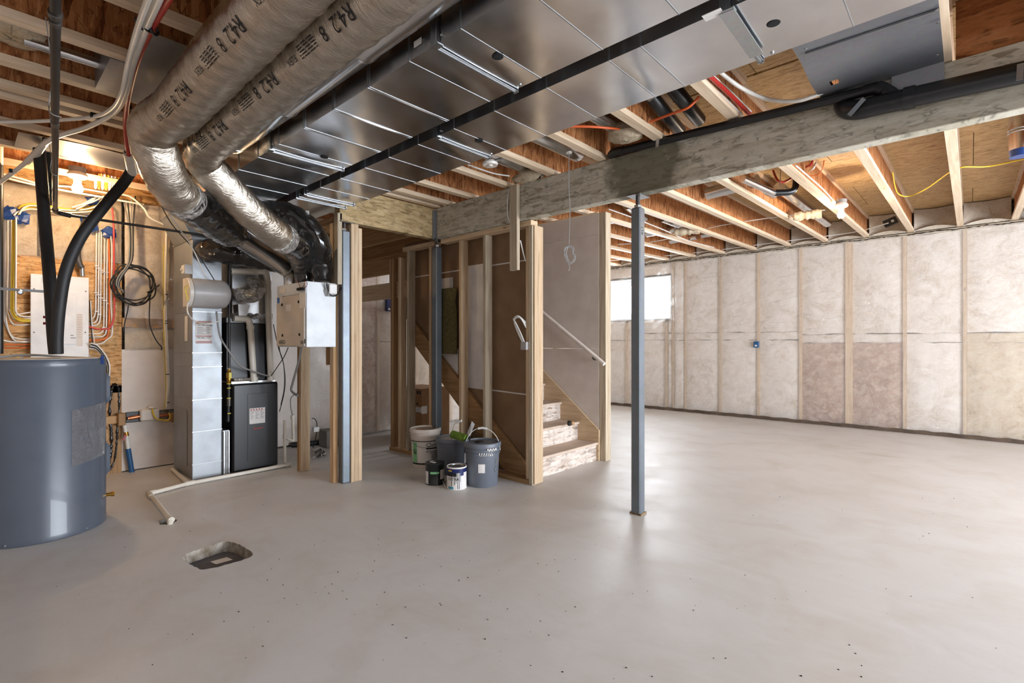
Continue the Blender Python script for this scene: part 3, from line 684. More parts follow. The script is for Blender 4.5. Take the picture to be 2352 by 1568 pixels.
# ================================================================ AIR DUCTS
def GD(x, y, d):
    r = _ray(x, y); return Vector((r[0]*d, r[1]*d, EYE+r[2]*d))
def rect_duct(label, spans, y0, y1, z0, z1, beads, plugs, name='sheet_metal_duct'):
    xa, xb = spans[0][0], spans[-1][1]
    root = thing(name, label, 'duct', ((xa+xb)/2, (y0+y1)/2, z0), 'rectangular supply and return trunk ducts')
    for (x0, x1) in spans:
        bs = sorted([b for b in beads if x0 < b < x1]); cuts = [x0]+bs+[x1]; m = MB()
        for a, b in zip(cuts, cuts[1:]):
            n = 8
            m.grid(lambda u, v, a=a, b=b: (a+(b-a)*u, y0+(y1-y0)*v, z0-.007*math.sin(math.pi*u)*math.sin(math.pi*v)), n, n)
            m.grid(lambda u, v, a=a, b=b: (a+(b-a)*u, y0-.003*math.sin(math.pi*u)*math.sin(math.pi*v), z0+(z1-z0)*v), n, 2)
            m.grid(lambda u, v, a=a, b=b: (a+(b-a)*u, y1+.003*math.sin(math.pi*u)*math.sin(math.pi*v), z0+(z1-z0)*v), n, 2)
        m.quad((x0,y0,z1),(x1,y0,z1),(x1,y1,z1),(x0,y1,z1)); m.quad((x0,y0,z0),(x0,y1,z0),(x0,y1,z1),(x0,y0,z1)); m.quad((x1,y0,z0),(x1,y1,z0),(x1,y1,z1),(x1,y0,z1))
        sec = m.build('duct_section', M['galv'], root, smooth=35)
        for b in bs:
            MB().bar((b, y0-.002, z0), (b, y1+.002, z0), .004, .003).bar((b, y0-.001, z0), (b, y0-.001, z1), .005, .006, (1,0,0)).bar((b, y1+.001, z0), (b, y1+.001, z1), .005, .006, (1,0,0)).build('bead', M['galv_dull'], sec)
    for (_, x1) in spans[:-1]:
        MB().bar((x1, y0-.015, z0-.006), (x1, y1+.012, z0-.006), .022, .004).box(x1-.003, x1+.003, y0-.01, y1+.01, z0-.012, z0-.004).build('drive_cleat', M['galv_dull'], root)
        for yy in (y0-.008, y1+.008): MB().box(x1-.012, x1+.012, yy-.004, yy+.004, z0-.012, z1).build('drive_cleat', M['steel_strap'], root)
        for yy in (y0-.005, y1-.02):
            MB().lathe([(.007, 0), (.007, .004), (.003, .006)], 8, (x1+.05, yy, z0+.02 if yy < y0 else z0), '-z').build('screw', M['steel_strap'], root)
    for (px_, py_) in plugs:
        p = GZ(px_, py_, z0-.008); m = MB(); m.lathe([(.024, 0), (.024, .004), (.019, .006)], 20, (p.x, p.y, p.z+.006), '-z'); m.build('test_plug', M['hole_black'], root)
    return root
dL = rect_duct('wide galvanised duct beside the silver flex hoses, joined to the return drop', [(-5.72,-4.70),(-4.70,-3.126),(-3.126,-1.553),(-1.553,.02),(.02,1.6)], 1.245, 1.715, 2.40, 2.60,
    [-1.40+.317*k for k in range(9)]+[-1.705-.319*k for k in range(1, 4)]+[-2.03-.319*1, -1.72, -2.04, -2.36, -2.68, -3.0, -3.31, -3.64, -3.96, -4.28], [(1143,132), (745,362)])
dR = rect_duct('galvanised duct running beside the open joist bays and the long beam', [(-5.4,-3.99),(-3.99,-3.855),(-3.855,-2.235),(-2.235,-.64),(-.64,1.0),(1.0,1.6)], 1.80, 2.215, 2.40, 2.60,
    [-.32, 0, .32, .64, -.96, -1.105-.0, -1.435, -1.77, -2.08, -2.40, -2.70, -2.98, -3.30, -3.60], [(1100,325), (1777,55)])
for (px_, py_, par) in ((965,92,dL),):
    a = GY(px_-7, py_-6, 1.238); m = MB(); m.box(a.x-.02, a.x+.03, 1.2365, 1.238, 2.435, 2.46); m.build('sticker', M['label_white'], par)
p = GZ(1636, 34, 2.388); MB().box(p.x-.03, p.x+.035, p.y-.02, p.y+.02, 2.386, 2.388).build('sticker', M['label_white'], dR)
a = GZ(1668, 26, 2.385); b = GZ(1738, 128, 2.385); MB().bar(a, b, .05, .006).build('hanger_bar', M['steel_strap'], dR)
# pulled tight against the joists: hanger straps
for x in (-.62, -1.53, -2.215, -3.10, -3.84):
    par = dL if x in (-1.53, -3.10) else dR; yy = 1.234 if par is dL else 1.789
    MB().box(x-.006, x+.006, yy-.002, yy, 2.39, 2.604).build('hanger_strap', M['steel_strap'], par)
    MB().box(x-.02, x+.02, yy-.01, yy+.02, 2.384, 2.389).build('strap_foot', M['steel_strap'], par)
# round metal duct between the flex hoses and the wide duct
rd = thing('round_duct', 'long round galvanised pipe running between the silver flex hoses and the wide duct', 'duct', (-1.0, 1.14, 2.42), 'round metal duct pipes')
m = MB(); pr = [(.075, -3.42)]
for k in range(1, 6): pr += [(.075, -3.42+k*.76-.02), (.079, -3.42+k*.76-.01), (.079, -3.42+k*.76+.02), (.075, -3.42+k*.76+.03)]
m.lathe(pr, 32, (0, 1.135, 2.50), 'x'); m.build('pipe', M['galv'], rd, smooth=40)
m = MB().lathe([(.0, -3.50), (.05, -3.49), (.07, -3.45), (.077, -3.42), (.077, -3.36)], 32, (0, 1.135, 2.50), 'x'); m.build('end_cap', M['galv'], rd, smooth=50)
# ---- flexible hoses
def flex(name, label, pts, r, mat, cut=None, mat2=None, seed=1, amp=.05, group='insulated flex hoses', ring=.016, print_=None, taper=None):
    R = random.Random(seed); path = resample(cr(pts, 14), ring); n = 36
    ph = [R.uniform(0, 6.28) for _ in range(8)]
    def jit(i, k, i0=0):
        q = 2*math.pi*k/n; s_ = (i+i0)*ring
        return amp*(.45*math.sin(s_*60+ph[0]+2*math.sin(q*2+ph[1]))+.5*math.sin(s_*23+q*3+ph[2])*math.sin(q*2+s_*9+ph[3])+R.uniform(-.35, .35))
    c0 = path[0]; root = thing(name, label, 'duct hose', c0, group)
    k = min(range(len(path)), key=lambda i: (path[i]-cut).length) if cut else len(path)-1
    N = len(path); Tl, Tr = taper or (0, r)
    rad = [r if not taper or (N-1-i)*ring > Tl else Tr+(r-Tr)*math.sin(math.pi/2*((N-1-i)*ring/Tl))**.8 for i in range(N)]
    m = MB(); m.tube(path[:k+1], rad[:k+1], n, True, jit); sk = m.build('sleeve', M[mat], root, smooth=70)
    if cut:
        m = MB(); m.tube(path[k-1:], [q*1.02 for q in rad[k-1:]], n, True, lambda i, q: jit(i, q, k)); m.build('black_sleeve', M[mat2], root, smooth=70)
        m = MB(); m.tube(path[k-3:k+3], r*1.05, n, True, lambda i, q: R.uniform(-.03,.03)); m.build('foil_tape_band', M['foil_bright'], root, smooth=60)
    if print_:
        fr = frames(path)
        def at(s_, ang, off):
            i = min(max(s_/ring, 0), len(path)-2); i0 = int(i); w_ = i-i0
            p = path[i0].lerp(path[i0+1], w_); _, a_, b_ = fr[i0]
            return p+(a_*math.cos(ang)+b_*math.sin(ang))*(r*(1+amp*.8)+off)
        for (s0, s1, ad, rows) in print_:
            # angle measured from the side that faces down
            _, a_, b_ = fr[min(int((s0+s1)/2/ring), len(path)-1)]
            base = math.atan2(-b_.z, -a_.z)
            mm = MB()
            for (kind, sa, off, size) in rows:
                if kind == 'bars':
                    for q in range(5):
                        ang = base+ad-off/r-q*.010/r
                        pp = [at(s0+sa+t_*size/14, ang, .003) for t_ in range(15)]
                        pq = [at(s0+sa+t_*size/14, ang+.004/r, .003) for t_ in range(15)]
                        for t_ in range(14):
                            if (t_+q) % 5: mm.add([pp[t_], pp[t_+1], pq[t_+1], pq[t_]], [(0,1,2,3)])
                else:
                    vs, fs = text(kind, size)
                    mm.add([at(s0+sa+x, base+ad-(off+y)/r, .003) for x, y in vs], fs)
            mm.build('print', M['ink'], sk, fix=False, kind='stuff')
    return root, path
rowsA = []
for s0 in (.0, .62, 1.24, 1.86):
    rowsA += [('R4.2', s0+.02, -.03, .075), ('8', s0+.2, -.03, .07), ('bars', s0+.28, -.03, .13), ('FLEX', s0+.44, -.02, .034)]
f1 = [(1.3,.73,2.43), (.2,.73,2.43), (-1.2,.73,2.43), (-2.4,.73,2.42), (-2.98,.73,2.415), GD(352,300,2.76), GD(372,385,2.90), GD(415,452,3.12), GD(480,500,3.45), GD(545,543,3.85)]
flex('flex_duct', 'thick silver foil flex hose nearest the red and white water pipes, black past its bend', f1, .116, 'foil', GD(425,462,3.16), 'black_film', 3, .035,
    print_=[(1.9, 4.0, .75, rowsA)], taper=(.16, .082))
PF2, PF3, PF4, PRD = Vector((-4.30,2.00,1.748)), Vector((-4.13,2.08,1.748)), Vector((-4.555,2.11,1.748)), Vector((-4.50,1.975,1.748))
up_ = lambda p, h: p+Vector((0,0,h))
f2 = [(1.3,.964,2.43), (.2,.964,2.43), (-1.2,.964,2.43), (-2.4,.964,2.42), (-3.0,.965,2.40), GD(465,358,3.05), GD(520,430,3.25), GD(580,492,3.45), GD(640,540,3.72), GD(682,572,4.02), up_(PF2, .16), up_(PF2, .06), PF2]
flex('flex_duct', 'silver foil flex hose that bends down over the furnace to the white ventilator box', f2, .106, 'foil', GD(650,549,3.78), 'black_film', 5, .035,
    print_=[(2.2, 4.2, .8, rowsA), (4.35, 5.3, 1.1, rowsA[:6])], taper=(.30, .062))
f3 = [GD(548,492,4.05), GD(600,491,4.07), GD(655,492,4.10), GD(702,518,4.14), GD(730,558,4.19), up_(PF3, .20)+Vector((.02,-.03,0)), up_(PF3, .08), PF3]
flex('flex_duct', 'black plastic-wrapped flex hose arching into the ventilator box beside the stud post', f3, .100, 'black_film', seed=8, amp=.06, taper=(.22, .064))
f4 = [(-5.152,1.50,2.06), (-5.05,1.50,2.06), (-4.985,1.60,2.06), (-4.95,1.78,2.05), (-4.86,1.95,2.02), (-4.66,2.06,1.95), up_(PF4, .07), PF4]
flex('flex_duct', 'brownish black flex hose lying level between the return drop and the ventilator box', f4, .112, 'brown_film', seed=9, amp=.06, taper=(.24, .058))
r4 = thing('round_duct', 'short round galvanised pipe slanting down under the silver hose to the ventilator', 'duct', GD(540,540,3.83), 'round metal duct pipes')
a, b = GD(538,538,3.82), up_(PRD, .13)
MB().tube([a, a.lerp(b, .9), b+Vector((.02,-.012,-.02)), up_(PRD, .06), PRD], [.076,.076,.070,.062,.060], 28).build('pipe', M['galv'], r4, smooth=45)
MB().tube([a.lerp(b, .86), a.lerp(b, .89)], .080, 28).build('band', M['steel_strap'], r4, smooth=45)
tg = MB(); q = GD(698, 490, 4.09); tg.quad(q+Vector((-.03,.0,.03)), q+Vector((.02,.035,.025)), q+Vector((.022,.035,-.03)), q+Vector((-.028,0,-.025))); tag(tg.build('paper_tag', M['label_white']), 'small white paper tag stuck on the black arching hose', 'tag')
# ================================================================ RETURN DROP, FURNACE, HUMIDIFIER, VENTILATOR
RX0, RX1, RY0, RY1 = -5.74, -5.15, 1.374, 1.615
rr = thing('return_air_drop', 'tall galvanised return-air drop standing on the floor beside the furnace', 'duct', ((RX0+RX1)/2, (RY0+RY1)/2, 0))
zs = [0.0]+[GX(446, y_, RX1).z for y_ in (1067, 992, 918.5, 843, 810, 715)]+[2.18]
for a, b in zip(zs, zs[1:]):
    MB().box(RX0, RX1, RY0, RY1, a, b-.001).build('duct_section', M['galv_matte'], rr, bevel=.003)
    if b < 2.1: MB().box(RX0-.002, RX1+.003, RY0-.003, RY1+.002, b-.003, b+.003).build('seam', M['galv_dull'], rr)
m = MB()
lo = [(RX0,RY0),(RX1,RY0),(RX1,RY1),(RX0,RY1)]; hi = [(-5.74,1.26),(-5.15,1.26),(-5.15,1.664),(-5.74,1.664)]
m.add([(x, y, 2.18) for x, y in lo]+[(x, y, 2.402) for x, y in hi], [(0,1,5,4),(1,2,6,5),(2,3,7,6),(3,0,4,7)]); m.build('transition', M['galv_matte'], rr)
MB().box(RX0-.01, RX1+.008, RY0-.008, RY1+.008, 2.165, 2.185).build('collar', M['galv_dull'], rr)
a = GY(428, 735, RY0-.002); MB().box(a.x-.045, a.x+.045, RY0-.004, RY0-.001, 1.25, 1.48).build('sticker', M['label_white'], rr)
MB().box(-5.62, -5.30, RY0-.0045, RY0-.001, .10, .62).build('access_plate', M['galv_dull'], rr, bevel=.002)
lx = RX1+.002; m = MB(); m2 = MB()
o = GX(450, 738, lx); m.box(lx-.001, lx, o.y-.004, GX(486,738,lx).y, GX(450,787,lx).z, o.z+.01); m.build('service_sticker', M['label_white'], rr)
m = MB(); text_on(m, 'PH. 780.456.0865', .017, GX(455,748,lx+.001), (0,1,0), (0,0,1))
text_on(m, '780.862.7597', .021, GX(452,777,lx+.001), (0,1,0), (0,0,1)); m.build('print', M['ink'], rr, kind='stuff')
for k, y_ in enumerate((738, 742, 771, 784, 787)):
    p = GX(450, y_, lx+.001); MB().box(lx, lx+.0012, p.y, p.y+.13, p.z-.004, p.z+.002).build('print_line', M['ink_red'], rr)
for k in range(5):
    p = GX(452, 752+k*3.6, lx+.001); MB().box(lx, lx+.0012, p.y, p.y+.05+.02*(k % 3), p.z-.002, p.z+.001).box(lx, lx+.0012, p.y+.075, p.y+.10+.01*(k % 2), p.z-.002, p.z+.001).build('print_line', M['ink'], rr, kind='stuff')
# service switch box on the drop
sb = thing('switch_box', 'small white damper-switch box fixed to the return drop above the humidifier', 'switch box', GX(434, 620, RX1))
a = GY(434, 620, RY0-.02); MB().box(a.x-.04, a.x+.045, RY0-.07, RY0+.0, a.z-.04, a.z+.04).build('case', M['panel_white'], sb, bevel=.006)
MB().box(a.x+.046, a.x+.058, RY0-.068, RY0-.004, a.z-.042, a.z+.042).build('lid', M['humid_grey'], sb, bevel=.003); MB().lathe([(.012,0),(.012,.012)], 12, (a.x-.01, RY0-.082, a.z), 'y').build('knob', M['panel_white'], sb)
# humidifier
hu = thing('humidifier', 'grey rounded bypass humidifier with an oval badge on the return drop', 'humidifier', (-5.13, 1.5, 1.545))
HZ0, HZ1 = 1.548, 1.80
prof = [(-5.146, HZ0), (-5.03, HZ0)]+[(-5.03+.105*math.sin(math.pi*(k/12.0))**.8, HZ0+(HZ1-HZ0)*k/12.0) for k in range(1, 12)]+[(-5.03, HZ1), (-5.146, HZ1)]
m = MB(); n = len(prof); ysl = [(1.335, 1.0), (1.575, 1.0), (1.602, .96), (1.622, .86), (1.633, .70)]
for y_, s_ in ysl: m.v += [Vector((-5.146+(p[0]+5.146)*(.55+.45*s_), y_, (HZ0+HZ1)/2+(p[1]-(HZ0+HZ1)/2)*s_)) for p in prof]
for j in range(len(ysl)-1):
    for i in range(n): m.f.append((j*n+i, j*n+(i+1) % n, (j+1)*n+(i+1) % n, (j+1)*n+i))
m.f.append(tuple(range(n))); m.f.append(tuple((len(ysl)-1)*n+i for i in range(n))[::-1]); m.build('cover', M['humid_grey'], hu, smooth=40)
m = MB().prism([(p[0]-.004, p[1]) for p in prof], 1.30, 1.335, 'y'); m.build('side_cap', M['humid_cream'], hu, smooth=35, bevel=.004)
p = GX(511, 669, -4.937); m = MB(); m.v = []; m.lathe([(0,.0),(1,.0),(1,.4),(.85,.8),(.8,.7),(0,.7)], 32, (0,0,0), 'x')
for v_ in m.v: v_.x = p.x-.004+v_.x*.012; v_.y = 1.535+v_.y*.062; v_.z = 1.683+v_.z*.019
m.build('badge', M['tin'], hu, smooth=40)
m = MB(); m.bar((-4.929, 1.50, 1.679), (-4.929, 1.57, 1.684), .002, .008).build('badge_mark', M['ink_grey'], hu)
MB().tube(cr([GY(437,718-30,1.29), GY(431,700,1.28), GY(432,720,1.26), GX(445,735,-5.1), GX(470,744,-5.0), GX(500,738,-5.0), GX(508,730,-5.0)], 8), .006, 8).build('drain_hose', M['wire_white'], hu, smooth=60)
MB().tube(cr([GY(436,690,1.29), GY(426,670,1.27), GY(424,660,1.26), GY(431,655,1.27), GY(428,672,1.26), GY(430,690,1.27)], 5), .003, 6).build('wire', M['gas_yellow'], hu)
# bright foil elbow from the humidifier
fb = [GD(549,674,4.72), GD(560,677,4.71), GD(575,680,4.72), GD(590,672,4.76), GD(592,655,4.85), GD(582,645,4.95), GD(565,645,5.1)]
flex('foil_elbow', 'crumpled bright foil elbow hose beside the humidifier', fb, .062, 'foil_bright', seed=21, amp=.11, ring=.008)
# furnace
FX0, FX1, FY0, FY1, FZ = -5.80, -5.10, 1.692, 2.112, .845
fu = thing('furnace', 'black gas furnace cabinet with white warning label', 'furnace', (-5.45, 1.89, 0))
MB().box(FX0, FX1-.02, FY0, FY1, .015, FZ).build('cabinet', M['furnace_black'], fu, bevel=.006)
MB().box(FX1-.02, FX1, FY0+.004, FY1-.004, .02, FZ-.006).build('front_door', M['furnace_black'], fu, bevel=.012)
MB().box(FX1, FX1+.003, FY0+.13, FY1-.10, .10, FZ-.10).build('door_panel', M['furnace_black'], fu, bevel=.002)
MB().box(FX0+.02, FX1-.06, FY0+.01, FY1-.01, FZ, FZ+.02).build('top_pan', M['galv'], fu)
MB().box(FX1-.10, FX1-.02, FY0+.02, FY0+.17, FZ+.02, FZ+.05).build('foil_patch', M['foil_bright'], fu)
a, b = GX(573,938,FX1+.004), GX(609,970,FX1+.004); MB().box(FX1+.003, FX1+.0045, a.y, b.y, b.z, a.z).build('warning_label', M['label_white'], fu)
m = MB(); MBk = [(a.y+.008+k*.025, a.z-.018) for k in range(5)]
for (yy, zz) in MBk: m.box(FX1+.0045, FX1+.005, yy, yy+.012, zz, zz+.011)
m.box(FX1+.0045, FX1+.005, a.y+.003, b.y-.003, a.z-.026, a.z-.023)
m.build('print', M['ink_red'], fu, kind='stuff'); m = MB()
for k in range(6):
    for c_ in range(3): m.box(FX1+.0045, FX1+.005, a.y+.008+c_*.046, a.y+.008+c_*.046+.036-(.008*((k+c_) % 3)), a.z-.038-k*.013, a.z-.034-k*.013)
m.build('print', M['ink_grey'], fu, kind='stuff')
p = GX(585, 984, FX1+.004); m = MB(); m.lathe([(.010, 0), (.010, .002)], 14, (FX1+.003, p.y, p.z), 'x'); m.build('maker_badge', M['ink_red'], fu); m = MB().box(FX1+.004, FX1+.005, p.y+.014, p.y+.075, p.z-.005, p.z+.005); m.build('maker_badge', M['ink_red'], fu)
co = thing('cooling_coil_case', 'black coil case standing on the furnace behind the white vent pipes', 'coil case', (-5.48, 1.88, FZ+.02))
MB().box(-5.76, -5.20, 1.668, 2.092, FZ+.02, 1.425).build('case', M['furnace_black'], co, bevel=.005)
pl = thing('supply_plenum', 'galvanised supply plenum with foil tape above the black coil case', 'duct', (-5.48, 1.88, 1.425))
MB().box(-5.75, -5.205, 1.72, 2.088, 1.425, 2.398).build('body', M['galv'], pl, bevel=.003)
MB().box(-5.755, -5.195, 1.665, 2.095, 1.425, 1.475).build('base_flange', M['galv_dull'], pl, bevel=.003)
MB().grid(lambda u, v: (-5.192+.004*rnd.random(), 1.67+.42*u, 1.47+.05*v+.008*math.sin(u*40)), 40, 4).build('foil_tape', M['foil_bright'], pl, smooth=80)
p1, p2 = GX(538,690,-5.2), GX(572,722,-5.2); MB().prism([(1.73,1.49),(1.80,1.49),(1.83,1.595),(1.725,1.595)], -5.206, -5.06, 'x').build('side_takeoff', M['galv'], pl)
fk = thing('filter_rack', 'galvanised filter slot rack between the return drop and the furnace', 'filter rack', (-5.45, 1.645, 0))
MB().box(-5.74, -5.135, 1.617, 1.674, 0, .415).build('body', M['galv_dull'], fk)
for (y0_, y1_) in ((1.620, 1.632), (1.644, 1.652), (1.66, 1.672)): MB().box(-5.135, -5.118, y0_, y1_, .01, .41).build('channel', M['galv'], fk, bevel=.002)
# vent pipes
def pipe(name, label, cat, pts, r, mat, group=None, k=1, n=16, fit=None, fitmat=None):
    pts = [Vector(p) for p in pts]; path = cr(pts, k) if k > 1 else pts
    root = thing(name, label, cat, min(pts, key=lambda p: p.z), group)
    MB().tube(path, r, n).build('run', M[mat], root, smooth=50)
    for (a, b, rr_) in fit or []: MB().tube([a, b], rr_, n).build('fitting', M[fitmat or mat], root, smooth=50)
    return root
def elbow(a, c, b, k=6, t=.35):
    a, c, b = Vector(a), Vector(c), Vector(b); p, q = c.lerp(a, t), c.lerp(b, t); out = [a]
    for i in range(k+1):
        u = i/k; out.append(p*(1-u)**2+c*2*u*(1-u)+q*u*u)
    return out+[b]
XV = -5.15
a, c, b = GX(583, 876, XV), GX(574, 733, XV), GX(537, 731, XV); c = Vector((XV, c.y, c.z))
pipe('vent_pipe', 'white vent pipe rising from the furnace top and turning left below the foil elbow', 'pipe', elbow(a, c, b, 6, .2), .030, 'pvc', 'white furnace vent pipes',
    fit=[(a, a+Vector((0,0,.045)), .037), (GX(575,756,XV), GX(575,748,XV), .035)], fitmat='pvc')
a, c, b = GX(622, 873, XV), GX(614, 624, XV), GX(530, 622, XV)
pipe('vent_pipe', 'tall white vent pipe rising past the ventilator box and turning left', 'pipe', elbow(a, c, b, 6, .12), .030, 'pvc', 'white furnace vent pipes',
    fit=[(a, a+Vector((0,0,.03)), .036), (GX(614,655,XV), GX(614,645,XV), .035)], fitmat='pvc')
# gas line
XG = -5.06
zg = 2.216
vert = [GZ(127, -40, zg), GZ(127, 486, zg)]; e0 = vert[1]; e1 = GX(150, 494, e0.x-.01); far_ = GX(528, 549, e0.x)
gp = thing('gas_pipe', 'black iron gas pipe hung under the joists, running past the light bulb to the furnace', 'pipe', vert[0])
MB().tube([vert[1].lerp(vert[0], 1.75), vert[1].lerp(vert[0], .03)], .0135, 14).build('run', M['steel_black'], gp, smooth=50)
MB().tube(elbow(vert[1].lerp(vert[0], .03), e0+Vector((-.01,.0,0)), e0+Vector((-.01,.09,-.012)), 6, .5), .018, 14).build('elbow', M['steel_black'], gp, smooth=50)
endp = Vector((e0.x, 1.66, far_.z)); MB().tube([e0+Vector((-.01,.05,-.01)), endp], .0105, 14).build('run', M['steel_black'], gp, smooth=50)
for (y_, ww) in ((28, .018), (46, .0165), (280, .015)):
    p = GZ(127, y_, zg); q = GZ(127, y_+8, zg); MB().tube([p, q], ww, 14).build('coupling', M['iron_grey'], gp, smooth=50)
for y_ in (255, 395, 460):
    p = GZ(127, y_, zg); MB().tube(cr([p+Vector((0,.02,-.02)), p+Vector((0,-.02,.0)), p+Vector((0,-.01,.15)), p+Vector((0,-.03,.385))], 5), .002, 5).build('hanger_wire', M['wire_grey'], gp)
xg2 = -5.13; gtop = GX(527, 552, xg2); gbot = GX(524, 968, xg2)
gd = thing('gas_drop', 'black gas drop pipe with brass shut-off and yellow rings beside the furnace', 'pipe', gbot)
MB().tube([gbot, GX(526, 880, xg2)], .014, 14).build('run', M['steel_black'], gd, smooth=50)
MB().tube([GX(526, 845, xg2), gtop], .012, 14).build('run', M['steel_black'], gd, smooth=50)
MB().tube([gtop, Vector((e0.x, 1.66, gtop.z)), endp], .012, 14).build('run', M['steel_black'], gd, smooth=50)
MB().lathe([(.012,0),(.02,.01),(.02,.05),(.026,.055),(.026,.1),(.018,.11),(.014,.14)], 14, GX(526, 881, xg2)).build('shutoff_valve', M['brass'], gd, smooth=40)
MB().box(xg2+.024, xg2+.034, GX(526,862,xg2).y-.012, GX(526,862,xg2).y+.012, GX(526,868,xg2).z, GX(526,855,xg2).z).build('valve_handle', M['gas_yellow'], gd)
for y_ in (882, 892, 915, 932, 950):
    p = GX(525.5, y_, xg2); MB().lathe([(.0175,0),(.0175,.009)], 14, p).build('ring', M['gas_yellow'], gd)
for (ya, yb2) in ((915, 932),): MB().tube([GX(525.5,915,xg2), GX(525.5,932,xg2)], .019, 14).build('union', M['iron_grey'], gd, smooth=50)
# condensate drain on the floor
z_ = .022
pts_ = [GZ(666,1066,z_), GZ(432,1110,z_), GZ(344,1133,z_)]
cd = thing('condensate_drain', 'cream drain pipe lying on the floor from the furnace to a floor hole', 'pipe', (pts_[2].x, pts_[2].y, 0))
MB().tube([pts_[0], pts_[1], pts_[2]], .0165, 14).build('run', M['pvc'], cd, smooth=50)
MB().tube([pts_[2], GZ(390,1192,z_)], .0165, 14).build('run', M['pvc'], cd, smooth=50)
MB().tube([GZ(432,1110,z_), GZ(396,1077,z_)], .0165, 14).build('run', M['pvc'], cd, smooth=50)
for (q0, q1) in (((338,1134),(356,1129)), ((342,1131),(348,1141)), ((424,1112),(446,1107)), ((655,1068),(668,1066)), ((386,1188),(394,1194))): MB().tube([GZ(*q0, z_), GZ(*q1, z_)], .020, 14).build('fitting', M['pvc'], cd, smooth=50)
MB().tube(elbow(GZ(388,1189,z_), GZ(391,1196,z_), GZ(391,1196,z_)+Vector((.01,0,-.12)), 5, .6), .0175, 14).build('drop_end', M['pvc'], cd, smooth=50)
xc = -5.06
tp = thing('condensate_trap', 'upright cream condensate trap pipes beside the furnace corner', 'pipe', GX(653,1068,xc))
p0 = GX(654, 1066, xc); MB().tube([p0, GX(654, 965, xc)], .014, 12).build('run', M['pvc'], tp, smooth=50)
MB().tube(elbow(GX(654,1003,xc), GX(662,1008,xc), GX(672,1012,xc), 3)+elbow(GX(672,1012,xc), GX(674,1012,xc), GX(672,953,xc), 4, .2), .014, 12).build('trap_bend', M['pvc'], tp, smooth=50)
for q in ((654,1066),(654,1003),(672,958)): MB().lathe([(.019,-.02),(.019,.02)], 12, GX(*q, xc)).build('fitting', M['pvc'], tp, smooth=50)
MB().tube(cr([GX(672,953,xc), GX(668,935,xc), GX(668,915,xc), GX(678,905,xc), GX(690,900,xc)], 6), .006, 8).build('clear_hose', M['wire_grey'], tp, smooth=50)
# ventilator (HRV)
VX0, VX1, VY0, VY1, VZ0, VZ1 = -4.62, -4.05, 1.905, 2.165, 1.198, 1.745
hv = thing('ventilator_box', 'white box-shaped heat-recovery ventilator hung on studs under the black hoses', 'ventilator', (-4.33, 2.03, VZ0))
MB().box(VX0, VX1, VY0, VY1, VZ0, VZ1).build('casing', M['enamel_white'], hv, bevel=.004)
MB().box(VX0+.004, VX1-.02, VY0-.012, VY0, VZ0+.006, 1.64).build('front_door', M['box_cream'], hv, bevel=.004)
MB().box(VX0+.004, VX1-.004, VY0-.006, VY0, 1.645, VZ1-.004).build('top_strip', M['enamel_white'], hv, bevel=.002)
yv = VY0-.0125
for q in ((648,700),(686,693),(649,770),(688,768)):
    p = GY(*q, yv); MB().lathe([(.012, 0), (.012, .004)], 14, (p.x, yv-.004, p.z), 'y').build('latch', M['hole_black'], hv)
def rect_y(px0, py0, px1, py1, y, mat, name, par):
    a, b = GY(px0, py0, y), GY(px1, py1, y); return MB().box(a.x, b.x, y-.0015, y, min(a.z, b.z), max(a.z, b.z)).build(name, M[mat], par)
rect_y(636, 681, 649, 696, yv, 'label_white', 'sticker', hv); rect_y(637, 684, 642, 696, yv-.002, 'ink_blue', 'sticker_mark', hv)
rect_y(657, 700, 668, 714, yv, 'label_white', 'sticker', hv); rect_y(688, 673, 702, 707, yv, 'label_white', 'sticker', hv); rect_y(642, 664, 655, 673, VY0-.007, 'label_white', 'sticker', hv)
m = MB(); text_on(m, 'HERO', .052, GY(640,790,yv-.001), (1,0,0), (0,0,1)); m.build('lettering', M['ink'], hv)
p = GY(640,794,yv-.001); MB().box(p.x+.01, p.x+.09, yv-.0012, yv, p.z, p.z+.003).build('print_line', M['ink_grey'], hv)
m = MB()
for k in range(4): p = GY(690, 783+k*2, yv-.001); m.box(p.x, p.x+.07-.01*(k % 2), yv-.0012, yv, p.z-.002, p.z+.001)
p = GY(699, 788, yv-.001); m.box(p.x, p.x+.014, yv-.0012, yv, p.z-.003, p.z+.035); m.build('print', M['ink'], hv, kind='stuff')
p = GY(693, 664, VY0-.007); MB().box(p.x-.05, p.x+.05, VY0-.03, VY0-.006, p.z-.01, p.z+.012).build('terminal_strip', M['hole_black'], hv, bevel=.003)
a = GX(757, 660, VX1+.03); MB().box(VX1, VX1+.05, a.y-.01, a.y+.06, a.z-.055, a.z+.03).build('plug_module', M['panel_white'], hv, bevel=.006)
MB().tube(cr([GX(750,650,VX1+.03), GX(755,668,VX1+.03), GX(760,678,VX1+.03), GX(770,679,VX1+.03), GX(778,672,VX1+.01), GX(784,660,VX1-.02)], 8), .006, 8).build('power_cord', M['wire_black'], hv, smooth=50)
MB().tube(cr([GX(745,650,VX1+.03), GX(750,665,VX1+.02), GX(754,678,VX1+.02), GX(751,678,VX1+.02), GX(747,664,VX1+.02)], 6), .005, 8).build('strap', M['wire_grey'], hv, smooth=50)
m = MB()
for (p_, q_) in (((676,640),(690,662)), ((700,640),(694,661)), ((705,648),(699,662))): m.tube(cr([GY(*p_, VY0-.02), GY((p_[0]+q_[0])/2+3, (p_[1]+q_[1])/2, VY0-.04), GY(*q_, VY0-.02)], 5), .0025, 6)
m.build('control_wires', M['copper'], hv)
